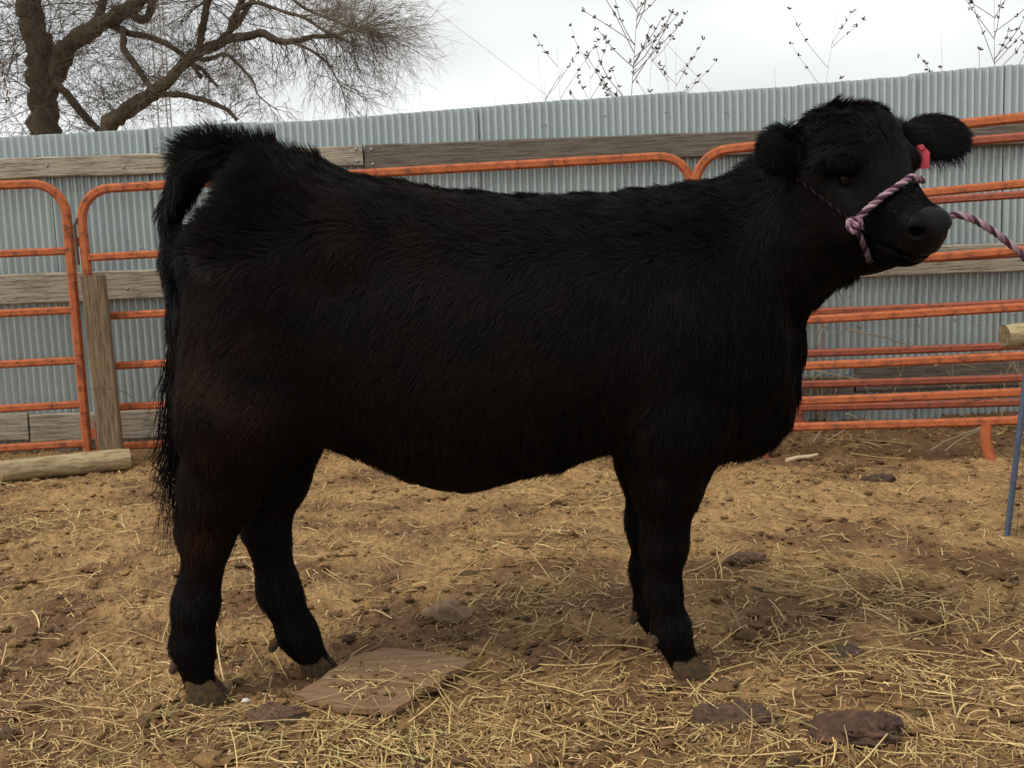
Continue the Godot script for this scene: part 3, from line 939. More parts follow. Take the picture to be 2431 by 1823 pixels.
func build_weeds() -> void:
	var brown := Color(0.20, 0.15, 0.11)
	var G := "dry weeds standing behind the metal fence"
	var slim := "slim dead weed with few seed heads, close beside the tallest bushy weed behind the fence"
	for q in [[0.55, 0.70, 2.25, 30, 0.0055, "tallest bushy dead weed, dark seed heads, showing above the metal fence over the calf's back"], [0.64, 0.76, 1.90, 9, 0.003, slim], [0.42, 0.28, 1.84, 7, 0.003, slim], [0.72, 0.86, 1.84, 9, 0.003, slim], [0.50, 0.44, 1.80, 8, 0.003, slim], [1.45, 1.63, 1.96, 7, 0.003, "lone slim dead weed with seed heads above the fence, over the calf's poll"], [2.45, 2.42, 2.2, 26, 0.005, "bushy dead weed behind the fence above the calf's tagged ear"], [2.3, 2.14, 1.84, 8, 0.003, "low sprawling dead weed beside the bushy one above the tagged ear"]]:
		weed("dead_weed", q[5], Vector3(q[0], -0.02, -6.22), Vector3(q[1] - q[0], q[2], r(-0.08, 0.08)), q[3], true, brown, G, q[4])
	for q in [[0.22, 0.19, 1.82], [0.28, 0.22, 1.70], [-0.01, -0.03, 1.63], [0.82, 0.80, 1.90], [1.36, 1.34, 1.72], [-0.88, -0.86, 1.68], [-0.98, -0.97, 1.60], [-0.76, -0.74, 1.62], [1.26, 1.2, 1.60]]:
		weed("thin_stalk", "thin leafless dry stalk above the metal fence, near the bushy weeds" if q[0] > -0.5 else "thin leafless dry stalk above the fence under the drooping tree limb", Vector3(q[0], -0.02, -6.25), Vector3(q[1] - q[0], q[2], r(-0.05, 0.05)), 5, false, brown, "thin stalks behind the metal fence", 0.0036)
	var pale := Color(0.42, 0.31, 0.19)
	for j in 16:
		var x := r(1.36, 1.5) if j < 6 else r(1.2, 2.55)
		var z := -5.855 if x < 1.6 else r(-5.82, -5.66)
		weed("dry_stalk", "pale dry weed growing against the fence behind the orange panels", Vector3(x, -0.02, z), Vector3(r(-0.14, 0.14), r(0.55, 0.72) if j < 6 else r(0.25, 0.65), 0.0), 6, false, pale if j % 3 else brown, "dry weeds behind the orange panels", 0.0042)
	# blown twigs lodged under the panels
	for q in [[1.55, 0.46, 2.15, 0.27, -5.7], [1.2, 0.30, 1.75, 0.20, -5.72], [1.75, 0.0, 2.16, 0.14, -5.15], [1.80, 0.0, 2.1, 0.17, -5.12], [1.25, 0.60, 1.5, 0.46, -5.74], [1.35, 0.02, 1.55, 0.13, -5.3], [1.3, 0.01, 1.42, 0.12, -5.34], [1.52, 0.12, 1.58, 0.0, -5.3], [1.45, 0.13, 1.62, 0.02, -5.36], [1.9, 0.3, 2.3, 0.38, -5.55], [2.0, 0.16, 2.4, 0.1, -5.5], [1.3, 0.17, 1.7, 0.2, -5.45]]:
		var mb := MB.new()
		var a := Vector3(q[0], q[1], q[4])
		var e := Vector3(q[2], q[3], q[4] + r(-0.06, 0.06))
		var p := []; var rr := []
		for j in 8:
			var u := j / 7.0
			p.append(a.lerp(e, u) - a + Vector3(0, 0.012 * sin(u * 5.0) + r(-0.003, 0.003), r(-0.004, 0.004))); rr.append(lerpf(0.0045, 0.0018, u))
		mb.tube(p, rr, 5)
		for _k in 3:
			var s: Vector3 = p[2 + rng.randi() % 4]
			mb.tube([s, s + Vector3(r(-0.08, 0.1), r(-0.02, 0.09), r(-0.04, 0.04))], [0.002, 0.0008], 4, false)
		var o := part("dead_twig", mb.mesh(), mat(lin(0.30, 0.235, 0.16), 0.9), self, Transform3D(Basis(), a))
		tag(o, "bleached bare twig caught under the orange panels", "twig", "twigs lodged under the panels")

# ------------------------------------------------------------------ the calf
var H_o := Vector3(0.742, 1.231, 0.092)
var H_n := Vector3(0.51, -0.51, 0.69).normalized()
var H_e: Vector3
var H_f: Vector3
var fl_len := 0.0
var fl_lift := 0.0
var fl_dir := Vector3.ZERO
var fl_col := Color.BLACK
var fl_wild := 0.0
var n_fur := FastNoiseLite.new()

func hp(n: float, e: float, f: float) -> Vector3:
	return H_o + H_n * n + H_e * e + H_f * f

func soft(a: float, b: float, x: float) -> float:
	return smoothstep(a, b, x) if a < b else 1.0 - smoothstep(b, a, x)

func style(w: float, len_: float, lift: float, dir: Vector3, wild: float) -> void:   # blend towards another lie of the hair
	fl_len = lerpf(fl_len, len_, w); fl_lift = lerpf(fl_lift, lift, w); fl_wild = lerpf(fl_wild, wild, w)
	fl_dir = fl_dir.lerp(dir, w)

func coat(p: Vector3, n: Vector3, head: bool) -> bool:
	var red := 0.0
	var edge := 0.05 * n_fur.get_noise_3d(p.x * 5.0, p.y * 5.0, p.z * 5.0)
	fl_wild = 0.30
	if head:
		var q := p - H_o
		var a := q.dot(H_n) + edge * 0.4; var e := q.dot(H_e); var f := q.dot(H_f)
		if bare(p) > 0.004: return false
		var se := signf(e)
		fl_dir = -H_n; fl_len = 0.017; fl_lift = 0.20
		style(soft(0.19, 0.27, a), 0.008, 0.10, -H_n, 0.12)
		style(soft(0.17, 0.09, a) * soft(-0.12, -0.05, f), 0.027, 0.32, (H_n * 0.2 + Vector3(-0.4, 0.3, 0) + H_e * se * 0.4).normalized(), 0.65)
		style(soft(0.06, 0.0, a) * soft(-0.09, -0.03, f), 0.034, 0.42, (H_n * 0.6 + H_e * 0.4 * se + Vector3(0.1, 0.1, 0)).normalized(), 0.8)
		style(soft(-0.12, -0.18, f) * soft(0.24, 0.12, a), 0.028, 0.22, Vector3(-0.6, -0.75, 0.1), 0.3)
		style(soft(0.0, -0.05, a), 0.036, 0.28, Vector3(-0.65, -0.7, 0.1), 0.4)
		style(soft(0.138, 0.15, absf(e)), 0.021, 0.25, (Vector3(-0.9, -0.35, 0.1) if e < 0 else Vector3(0.9, -0.35, -0.2)).normalized(), 0.3)
	else:
		var x := p.x + edge; var y := p.y + edge
		fl_len = 0.030; fl_lift = 0.20; fl_dir = Vector3(-0.6, -0.7, 0.0)
		style(soft(0.10, 0.34, x), 0.040, 0.22, Vector3(-0.4, -0.88, 0.0), 0.3)
		var top := soft(0.15, 0.65, n.y) * soft(0.92, 1.02, p.y)
		style(top, 0.034, 0.36, Vector3(-0.95, 0.0, 0), 0.45)
		style(top * soft(-0.34, -0.52, x), 0.050, 0.70, Vector3(-0.8, 0.2, 0), 0.55)
		style(top * soft(0.12, 0.35, x), 0.040, 0.40, Vector3(-0.9, 0.25, 0), 0.5)
		style(soft(-0.66, -0.73, x) * soft(0.5, 0.6, y), 0.027, 0.36, Vector3(-0.1, -1.0, 0), 0.3)
		style(soft(-0.60, -0.64, p.x) * soft(1.0, 1.03, p.y) * soft(1.17, 1.12, p.y) * soft(0.13, 0.08, absf(p.z)) * (0.0 if p.x < -0.72 and n.x < 0.2 else 1.0), 0.008, 0.2, Vector3(0, -1, 0), 0.1)
		style(soft(-0.2, -0.6, n.y) * soft(0.36, 0.44, p.y), 0.036, 0.36, Vector3(-0.2, -1, 0), 0.4)
		style(soft(0.56, 0.42, y), 0.019, 0.22, Vector3(-0.2, -1, 0), 0.35)
		style(soft(0.17, 0.10, p.y), 0.015, 0.17, Vector3(0.05, -1, 0), 0.2)
		if p.y < 0.026: return false
		# bleached reddish hair on thigh, hock and loin
		red = exp(-((p.x + 0.60) * (p.x + 0.60) / 0.022 + (p.y - 0.72) * (p.y - 0.72) / 0.026)) * 1.0
		red += exp(-((p.x + 0.71) * (p.x + 0.71) / 0.004 + (p.y - 0.40) * (p.y - 0.40) / 0.006)) * 0.9
		red += exp(-((p.x + 0.25) * (p.x + 0.25) / 0.05 + (p.y - 1.06) * (p.y - 1.06) / 0.010)) * 0.25
		red += exp(-((p.x + 0.05) * (p.x + 0.05) / 0.10 + (p.y - 0.75) * (p.y - 0.75) / 0.03)) * 0.15
	red *= clampf(0.75 + 1.3 * n_fur.get_noise_3d(p.x * 6.0, p.y * 6.0, p.z * 6.0), 0, 1.5)
	var g := r(0.5, 1.5)
	fl_col = Color(0.0054 + 0.017 * red, 0.0044 + 0.0045 * red, 0.0042 + 0.0014 * red) * g
	if rng.randf() < 0.02: fl_col = Color(0.02, 0.014, 0.011)
	fl_col.a = 1.0
	return true

# the hairless nose
func bare(p: Vector3) -> float:      # above zero on the pad
	var w := p - H_o
	return w.dot(H_n) - 0.276 - maxf(0.0, -0.125 - w.dot(H_f)) * 1.3 - absf(w.dot(H_e)) * 0.15

func fur(V: PackedVector3Array, N: PackedVector3Array, I: PackedInt32Array, count: int, head: bool, xf: Array, col: PackedColorArray, skip: Callable) -> void:
	var tot := 0.0
	var m := I.size() / 3
	var ar := PackedFloat32Array()
	ar.resize(m)
	for j in m:
		ar[j] = (V[I[j * 3 + 1]] - V[I[j * 3]]).cross(V[I[j * 3 + 2]] - V[I[j * 3]]).length() * 0.5
		tot += ar[j]
	var per := count / tot
	for j in m:
		var k := ar[j] * per
		var c := int(k)
		if rng.randf() < k - c: c += 1
		for _q in c:
			var u := rng.randf(); var w := rng.randf()
			if u + w > 1.0: u = 1.0 - u; w = 1.0 - w
			var a := I[j * 3]; var b := I[j * 3 + 1]; var e := I[j * 3 + 2]
			var p := V[a] + (V[b] - V[a]) * u + (V[e] - V[a]) * w
			var n := N[a]
			if skip.call(p): continue
			if not coat(p, n, head): continue
			var s := 22.0
			var jit := Vector3(n_fur.get_noise_3d(p.x * s, p.y * s, p.z * s), n_fur.get_noise_3d(p.x * s + 50, p.y * s, p.z * s), n_fur.get_noise_3d(p.x * s, p.y * s + 50, p.z * s)) * 1.5 * fl_wild
			jit += Vector3(r(-1, 1), r(-1, 1), r(-1, 1)) * 0.16
			var flow := (fl_dir + jit).slide(n)
			flow = flow.normalized() if flow.length() > 0.01 else n
			var lf := maxf(fl_lift + 0.1 * jit.x, 0.15)
			var dir := (flow * (1.0 - lf) + n * lf).normalized()
			var L := fl_len * r(0.6, 1.25) * (1.0 + 0.45 * n_fur.get_noise_3d(p.x * 9.0, p.y * 9.0, p.z * 9.0 + 80))
			# z axis of the strand points away from the skin so that the tip curls back to it
			var z := n.slide(dir)
			z = z.normalized() if z.length() > 0.02 else frame(dir).z
			var x := dir.cross(z)
			var wd := r(0.7, 1.3)
			xf.append(Transform3D(Basis(x * wd, dir * L, z * L), p - n * 0.001))
			col.append(fl_col)

func strand() -> ArrayMesh:     # unit length along y, tip bent towards -z; radius in metres across x
	var mb := MB.new()
	var pr := [[0.0, 0.0, 0.00065], [0.36, 0.02, 0.0006], [0.7, -0.02, 0.0004], [1.0, -0.11, 0.0001]]
	for q in pr:
		for s in 3:
			var a := TAU * s / 3 + 0.5
			mb.v.append(Vector3(cos(a) * q[2], q[0], q[1] + sin(a) * q[2] * 25.0))
			mb.n.append(Vector3(cos(a), 0.1, sin(a)).normalized()); mb.c.append(Color.WHITE)
	for j in 3:
		for s in 3:
			var a := j * 3 + s
			var b := j * 3 + (s + 1) % 3
			mb.i.append_array([a, a + 3, b, b, a + 3, b + 3])
	return mb.fix().mesh()

func rope_part(called: String, path: Array, rad: float, parent: Node, fade := 1.0) -> void:
	# resample, then lay three twisted strands
	var cu := Curve3D.new()
	var m := path.size()
	for j in m:
		var tn: Vector3 = (path[mini(j + 1, m - 1)] - path[maxi(j - 1, 0)]) / 6.0
		cu.add_point(path[j], -tn, tn)
	var L := cu.get_baked_length()
	var step := 0.003
	var k := int(L / step) + 1
	var mb := MB.new()
	for s in 3:
		var pts := []; var rr := []
		var up := Vector3(0.2, 1, 0.1)
		for j in k + 1:
			var d := minf(j * step, L)
			var p := cu.sample_baked(d, true)
			var t := (cu.sample_baked(minf(d + 0.004, L), true) - cu.sample_baked(maxf(d - 0.004, 0), true)).normalized()
			var x := up.cross(t).normalized()
			var y := t.cross(x)
			up = y
			var a := TAU * (d / (rad * 5.6) + s / 3.0)
			pts.append(p + (x * cos(a) + y * sin(a)) * rad * 0.5); rr.append(rad * 0.56 * r(0.93, 1.07))
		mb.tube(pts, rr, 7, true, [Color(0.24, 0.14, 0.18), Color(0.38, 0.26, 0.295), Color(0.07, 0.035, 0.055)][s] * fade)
	# loose fibres
	for j in int(L * 900):
		var p := cu.sample_baked(r(0, L))
		var d := Vector3(r(-1, 1), r(-1, 1), r(-1, 1)).normalized()
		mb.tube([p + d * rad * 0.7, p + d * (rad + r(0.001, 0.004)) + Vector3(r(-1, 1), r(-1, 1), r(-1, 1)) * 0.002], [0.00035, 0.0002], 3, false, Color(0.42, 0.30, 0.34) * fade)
	part(called, mb.mesh(), M.rope, parent)

func hoof(t: Node, at: Vector3, yaw: float, toe: float) -> void:
	var mb := MB.new()
	for side in [-1.0, 1.0]:
		var rings := []
		for q in [[-0.006, 1.0, 0.0], [0.012, 0.97, -0.002], [0.03, 0.86, -0.007], [0.047, 0.72, -0.013], [0.056, 0.60, -0.016]]:
			var ring := PackedVector3Array()
			for s in 14:
				var a := TAU * s / 14
				var l := (0.052 if cos(a) > 0 else 0.036) * float(q[1])
				ring.append(Vector3(cos(a) * l + toe + float(q[2]), q[0], side * 0.0205 + sin(a) * 0.0195 * float(q[1]) * (1.0 - 0.25 * maxf(0, cos(a)))))
			rings.append(ring)
		mb.loft(rings)
	part("hoof", mb.mesh(), M.hoof, t, Transform3D(Basis(Vector3.UP, yaw), at))

func build_cow() -> void:
	n_fur.seed = 61; n_fur.frequency = 1.0; n_fur.noise_type = FastNoiseLite.TYPE_SIMPLEX_SMOOTH; n_fur.fractal_octaves = 1
	H_e = Vector3(0.76, 0.09, -0.64)
	H_e = H_e.slide(H_n).normalized()
	H_f = H_n.cross(H_e).normalized()
	if H_f.y < 0: H_f = -H_f
	var base := Vector3(0, 0, -2.86)
	var cow := thing("calf", "shaggy black calf standing side-on, head turned, wearing a rope halter", "calf", base)

	# ---- body
	var F := Field.new(Vector3(-0.92, -0.04, -0.40), Vector3(0.90, 1.36, 0.42), 0.0125)
	var torso := [[-0.735, 0.92, 0.80, 0.02], [-0.715, 0.97, 0.74, 0.10], [-0.68, 1.045, 0.69, 0.16], [-0.635, 1.13, 0.66, 0.20], [-0.57, 1.205, 0.62, 0.235], [-0.48, 1.208, 0.58, 0.25], [-0.38, 1.175, 0.55, 0.255], [-0.25, 1.148, 0.478, 0.268], [-0.13, 1.122, 0.446, 0.28], [0.05, 1.104, 0.480, 0.28], [0.20, 1.100, 0.522, 0.265], [0.35, 1.104, 0.51, 0.245], [0.45, 1.098, 0.51, 0.215], [0.54, 1.04, 0.54, 0.175], [0.60, 0.96, 0.60, 0.13], [0.64, 0.86, 0.68, 0.05]]
	F.loft(Vector3.ZERO, Vector3.RIGHT, Vector3.UP, Vector3.BACK, torso, 2.25, 0.05, 1.6)
	F.cone(Vector3(0.42, 0.87, 0.0), Vector3(0.66, 1.03, 0.05), 0.215, 0.15, 0.06, 0.72)
	F.cone(Vector3(0.66, 1.03, 0.05), Vector3(0.72, 1.10, 0.09), 0.145, 0.12, 0.05, 0.8)
	F.cone(Vector3(0.46, 0.60, 0.0), Vector3(0.54, 0.61, 0.0), 0.10, 0.085, 0.06)
	F.cone(Vector3(0.55, 0.62, 0.0), Vector3(0.58, 0.76, 0.0), 0.085, 0.085, 0.06)
	# hips, shoulders, legs: [a, b, ra, rb]
	var bones := []
	for s in [1.0, -1.0]:
		bones.append([Vector3(-0.54, 0.95, s * 0.12), Vector3(-0.585, 0.68, s * 0.14), 0.165, 0.145])
		bones.append([Vector3(0.36, 0.80, s * 0.13), Vector3(0.36, 0.60, s * 0.14), 0.13, 0.105])
		bones.append([Vector3(-0.44, 1.03, s * 0.14), Vector3(-0.34, 1.02, s * 0.16), 0.10, 0.09])
	# near hind
	bones.append([Vector3(-0.585, 0.68, 0.14), Vector3(-0.665, 0.49, 0.12), 0.145, 0.082])
	bones.append([Vector3(-0.665, 0.49, 0.12), Vector3(-0.702, 0.385, 0.108), 0.082, 0.050])
	bones.append([Vector3(-0.702, 0.385, 0.108), Vector3(-0.742, 0.22, 0.106), 0.052, 0.044])
	bones.append([Vector3(-0.742, 0.22, 0.106), Vector3(-0.757, 0.125, 0.106), 0.044, 0.042])
	bones.append([Vector3(-0.757, 0.125, 0.106), Vector3(-0.748, 0.05, 0.108), 0.040, 0.037])
	bones.append([Vector3(-0.735, 0.44, 0.108), Vector3(-0.748, 0.40, 0.106), 0.019, 0.022])
	# far hind
	bones.append([Vector3(-0.56, 0.68, -0.14), Vector3(-0.585, 0.47, -0.10), 0.145, 0.079])
	bones.append([Vector3(-0.585, 0.47, -0.10), Vector3(-0.610, 0.35, -0.085), 0.079, 0.048])
	bones.append([Vector3(-0.610, 0.35, -0.085), Vector3(-0.585, 0.19, -0.075), 0.051, 0.043])
	bones.append([Vector3(-0.585, 0.19, -0.075), Vector3(-0.548, 0.085, -0.07), 0.043, 0.042])
	bones.append([Vector3(-0.548, 0.085, -0.07), Vector3(-0.515, 0.02, -0.07), 0.040, 0.037])
	# near front
	bones.append([Vector3(0.35, 0.62, 0.13), Vector3(0.34, 0.48, 0.12), 0.108, 0.079])
	bones.append([Vector3(0.34, 0.48, 0.12), Vector3(0.332, 0.315, 0.105), 0.079, 0.045])
	bones.append([Vector3(0.332, 0.315, 0.105), Vector3(0.327, 0.21, 0.10), 0.045, 0.033])
	bones.append([Vector3(0.327, 0.21, 0.10), Vector3(0.342, 0.115, 0.10), 0.033, 0.036])
	bones.append([Vector3(0.342, 0.115, 0.10), Vector3(0.368, 0.045, 0.10), 0.036, 0.035])
	# far front
	bones.append([Vector3(0.335, 0.62, -0.13), Vector3(0.328, 0.48, -0.11), 0.105, 0.077])
	bones.append([Vector3(0.328, 0.48, -0.11), Vector3(0.318, 0.315, -0.095), 0.077, 0.045])
	bones.append([Vector3(0.318, 0.315, -0.095), Vector3(0.311, 0.20, -0.09), 0.045, 0.033])
	bones.append([Vector3(0.311, 0.20, -0.09), Vector3(0.322, 0.105, -0.09), 0.033, 0.036])
	bones.append([Vector3(0.322, 0.105, -0.09), Vector3(0.346, 0.035, -0.09), 0.036, 0.035])
	for b in bones: F.cone(b[0], b[1], b[2], b[3], 0.045)
	# tail, carried a little away from the rump
	var tail := [[Vector3(-0.56, 1.20, 0.0), 0.045], [Vector3(-0.66, 1.232, 0.0), 0.043], [Vector3(-0.708, 1.20, 0.01), 0.037], [Vector3(-0.752, 1.11, 0.015), 0.024], [Vector3(-0.756, 1.0, 0.02), 0.025], [Vector3(-0.746, 0.87, 0.02), 0.028], [Vector3(-0.762, 0.72, 0.02), 0.024], [Vector3(-0.775, 0.60, 0.02), 0.016]]
	for j in tail.size() - 1: F.cone(tail[j][0], tail[j + 1][0], tail[j][1], tail[j + 1][1], 0.012)
	var B := F.nets()

	# ---- head and ears on a finer grid, joined to the body's mesh
	var G := Field.new(Vector3(0.46, 0.82, -0.16), Vector3(1.14, 1.34, 0.40), 0.0062)
	var ht := [[-0.065, -0.03, -0.13, 0.05], [-0.035, 0.025, -0.18, 0.098], [0.015, 0.060, -0.22, 0.124], [0.065, 0.058, -0.245, 0.130], [0.12, 0.028, -0.255, 0.118], [0.165, -0.002, -0.258, 0.096], [0.21, -0.022, -0.245, 0.079], [0.25, -0.034, -0.208, 0.067], [0.275, -0.038, -0.178, 0.062], [0.298, -0.043, -0.158, 0.057], [0.318, -0.058, -0.138, 0.044], [0.330, -0.082, -0.112, 0.012]]
	G.loft(H_o, H_n, H_f, H_e, ht, 2.6, 0.03, 0.5)
	G.cone(Vector3(0.60, 0.99, 0.035), Vector3(0.66, 1.03, 0.05), 0.165, 0.15, 0.05, 0.72)
	G.cone(Vector3(0.66, 1.03, 0.05), Vector3(0.72, 1.10, 0.09), 0.145, 0.12, 0.05, 0.8)
	for s in [-1.0, 1.0]:
		G.ellipsoid(hp(0.115, s * 0.104, -0.022), Basis(H_n, H_f, H_e), Vector3(0.034, 0.028, 0.024), 0.02)      # brow
		G.ellipsoid(hp(0.15, s * 0.085, -0.13), Basis(H_n, H_f, H_e), Vector3(0.08, 0.065, 0.03), 0.03)          # cheek
		G.ellipsoid(hp(0.288, s * 0.040, -0.072), Basis(H_n, H_f, H_e), Vector3(0.030, 0.025, 0.025), 0.02)       # nostril wing
	G.ellipsoid(hp(0.262, 0, -0.154), Basis(H_n, H_f, H_e), Vector3(0.045, 0.025, 0.045), 0.02)                     # chin
	for s in [-1.0, 1.0]:
		G.ellipsoid(hp(0.309, s * 0.051, -0.076), Basis((H_n * 0.8 + H_e * s * 0.6).normalized(), H_f, (H_e * s * 0.8 - H_n * 0.6).normalized()), Vector3(0.026, 0.011, 0.016), 0.006, true)
		G.ellipsoid(hp(0.132, s * 0.118, -0.045), Basis(H_n, H_f, H_e), Vector3(0.02, 0.013, 0.016), 0.01, true)   # eye socket
	# mouth line
	G.ellipsoid(hp(0.295, 0, -0.134), Basis(H_n, H_f, H_e), Vector3(0.07, 0.004, 0.075), 0.006, true)
	# ears: near one hangs back, far one stands out
	var ears := [[hp(0.0, -0.10, -0.045), Vector3(0.600, 1.186, 0.17), Vector3(0.15, 0.2, 1.0)], [hp(0.02, 0.09, -0.02), Vector3(0.982, 1.210, -0.015), Vector3(0.35, 0.25, 0.9)]]
	for e in ears:
		var dir: Vector3 = (e[1] - e[0]).normalized()
		var th: Vector3 = (e[2] as Vector3).slide(dir).normalized()
		G.cone(e[0], e[1] - dir * 0.05, 0.034, 0.026, 0.025)
		G.ellipsoid(e[1], Basis(dir, th.cross(dir), th), Vector3(0.092, 0.052, 0.014), 0.014)
	var D := G.nets()

	# one mesh: coat skin, and the bare nose as a second surface
	var sv := PackedVector3Array(); var sn := PackedVector3Array(); var si := PackedInt32Array()
	var mv := PackedInt32Array()
	sv.append_array(B[0]); sn.append_array(B[1]); si.append_array(B[2])
	var off := sv.size()
	sv.append_array(D[0]); sn.append_array(D[1])
	var DI: PackedInt32Array = D[2]
	var DV: PackedVector3Array = D[0]
	for j in DI.size() / 3:
		var q := DV[DI[j * 3]]
		if q.x < 0.485 or q.y < 0.835: continue
		var id := [off + DI[j * 3], off + DI[j * 3 + 1], off + DI[j * 3 + 2]]
		var bv := [bare(sv[id[0]]), bare(sv[id[1]]), bare(sv[id[2]])]
		var pos := int(bv[0] > 0) + int(bv[1] > 0) + int(bv[2] > 0)
		if pos == 0:
			for k in 3: si.append(id[k])
		elif pos == 3:
			for k in 3: mv.append(id[k])
		else:                                   # cut the triangle along the pad's edge
			var k := 0
			for c in 3:
				if (bv[c] > 0) == (pos == 1): k = c
			var a: int = id[k]; var b: int = id[(k + 1) % 3]; var c2: int = id[(k + 2) % 3]
			var ta: float = bv[k] / (bv[k] - bv[(k + 1) % 3]); var tb: float = bv[k] / (bv[k] - bv[(k + 2) % 3])
			var ab := sv.size()
			sv.append(sv[a].lerp(sv[b], ta)); sn.append(sn[a].lerp(sn[b], ta).normalized())
			sv.append(sv[a].lerp(sv[c2], tb)); sn.append(sn[a].lerp(sn[c2], tb).normalized())
			var one := [a, ab, ab + 1]; var two := [ab, b, c2, ab, c2, ab + 1]
			if pos == 1:
				mv.append_array(one); si.append_array(two)
			else:
				si.append_array(one); mv.append_array(two)
	var am := ArrayMesh.new()
	for q in [[si, M.skin], [mv, M.muzzle]]:
		var a := []
		a.resize(Mesh.ARRAY_MAX)
		a[Mesh.ARRAY_VERTEX] = sv; a[Mesh.ARRAY_NORMAL] = sn; a[Mesh.ARRAY_INDEX] = q[0]
		am.add_surface_from_arrays(Mesh.PRIMITIVE_TRIANGLES, a)
		am.surface_set_material(am.get_surface_count() - 1, q[1])
	part("body", am, null, cow)

	# ---- coat
	var xf := []; var col := PackedColorArray()
	fur(B[0], B[1], B[2], 330000, false, xf, col, func(p): return p.x > 0.66 and p.y > 0.98)
	many("coat", strand(), M.fur, cow, xf, col)
	xf = []; col = PackedColorArray()
	fur(D[0], D[1], D[2], 100000, true, xf, col, func(p): return (p - H_o).dot(H_n) < -0.06 and p.x < 0.62 and p.y < 1.1)
	# long hair inside and along the ears
	for e in ears:
		var dir: Vector3 = (e[1] - e[0]).normalized()
		for j in 1300:
			var p: Vector3 = e[1] + dir * r(-0.085, 0.065) + Vector3(0, r(-0.055, 0.01), r(-0.012, 0.014))
			if G.at(p) > 0.004: continue
			var dd := (dir * r(0.3, 0.7) + Vector3(r(-0.2, 0.2), r(-1.1, -0.3), r(-0.2, 0.35))).normalized()
			var L := r(0.025, 0.05)
			var bs := frame(dd, r(0, TAU))
			xf.append(Transform3D(Basis(bs.x, bs.y * L, bs.z * L), p)); col.append(Color(0.009, 0.008, 0.008) * r(0.6, 1.6))
	many("head_hair", strand(), M.fur, cow, xf, col)

	# ---- tail switch: long locks
	var sw := MB.new()
	for j in 420:
		var u := rng.randf()
		var p := Vector3(-0.770 + r(-0.022, 0.02), lerpf(0.80, 0.56, u), 0.02 + r(-0.03, 0.03))
		var L := r(0.16, 0.34) * (1.0 if j % 3 else 0.7)
		var drift := r(-0.075, 0.02)
		var ph := r(0, TAU)
		var cu := r(0.002, 0.014)
		var q := []; var rr := []
		for s in 10:
			var v := s / 9.0
			q.append(p + Vector3(drift * v + cu * sin(ph + v * 9.0) * v, -L * v, cu * cos(ph + v * 8.0) * v + r(-0.03, 0.03) * 0.1)); rr.append(0.0011 * (1.0 - 0.8 * v))
		sw.tube(q, rr, 3, false, Color(0.010, 0.009, 0.009) * r(0.7, 1.8))
	for j in 14:     # curled ends
		var p := Vector3(-0.79 + r(-0.02, 0.01), r(0.52, 0.62), 0.02 + r(-0.02, 0.02))
		var q := []; var rr := []
		var w := r(0.02, 0.045)
		for s in 14:
			var v := s / 13.0
			q.append(p + Vector3(-w * sin(v * 3.6) , -0.13 * v - 0.02 * sin(v * 7.0), 0.01 * v)); rr.append(0.0016 * (1.0 - 0.7 * v))
		sw.tube(q, rr, 4, false, Color(0.012, 0.010, 0.010))
	part("tail_switch", sw.mesh(), M.fur, cow).set_meta("kind", "stuff")

	# ---- eyes, hooves
	var sp := SphereMesh.new()
	sp.radius = 0.017; sp.height = 0.034; sp.radial_segments = 24; sp.rings = 14
	for s in [-1.0, 1.0]: part("eye", sp, M.eye, cow, Transform3D(Basis(), hp(0.132, s * 0.101, -0.047)))
	hoof(cow, Vector3(-0.738, -0.004, 0.108), 0.12, 0.0)
	hoof(cow, Vector3(-0.505, -0.026, -0.07), 0.0, 0.0)
	hoof(cow, Vector3(0.380, -0.002, 0.10), 0.05, 0.0)
	hoof(cow, Vector3(0.353, -0.008, -0.09), 0.0, 0.0)
	for q in [Vector3(-0.795, 0.085, 0.125), Vector3(-0.603, 0.062, -0.055), Vector3(0.303, 0.098, 0.12), Vector3(0.303, 0.095, 0.085), Vector3(0.280, 0.09, -0.075)]:
		var mb := MB.new()
		mb.tube([q + Vector3(0.012, 0.01, 0), q, q + Vector3(-0.008, -0.016, 0), q + Vector3(-0.006, -0.022, 0)], [0.011, 0.013, 0.009, 0.003], 10)
		part("dewclaw", mb.mesh(), M.hoof, cow)

	# ---- rope halter, tied on the near cheek
	var ha := thing("rope_halter", "faded purple rope halter with lead rope, on the calf's head", "halter", base)
	var toC := Vector3(0, 0.02, -1)
	var near := func(x: float, y: float, gap: float) -> Vector3: return G.hit(Vector3(x, y, 0.42), toC, gap)
	var kx := 0.722
	var ky := 1.025
	var nose := []
	for q in [[0.0, 0.0], [0.028, 0.030], [0.065, 0.058], [0.10, 0.078], [0.128, 0.090]]: nose.append(near.call(kx + q[0], ky + q[1], 0.011))
	for e in [0.02, 0.05, 0.075]:
		nose.append(G.hit(hp(0.222 - e * 0.3, e, 0.10 - e), -H_f if e < 0.06 else (-H_f - H_e * 0.5).normalized(), 0.011))
	rope_part("noseband", nose, 0.0072, ha)
	var cheek := []
	for q in [[0.0, 0.0], [-0.03, 0.03], [-0.065, 0.062], [-0.10, 0.095]]: cheek.append(near.call(kx + q[0], ky + q[1], 0.007))
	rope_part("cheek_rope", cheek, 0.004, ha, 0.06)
	var chin := []
	for q in [[0.0, 0.0], [0.014, -0.03], [0.030, -0.06], [0.043, -0.085]]: chin.append(near.call(kx + q[0], ky + q[1], 0.009))
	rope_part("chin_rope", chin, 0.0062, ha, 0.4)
	var kp: Vector3 = near.call(kx, ky, 0.014)
	var knot := []
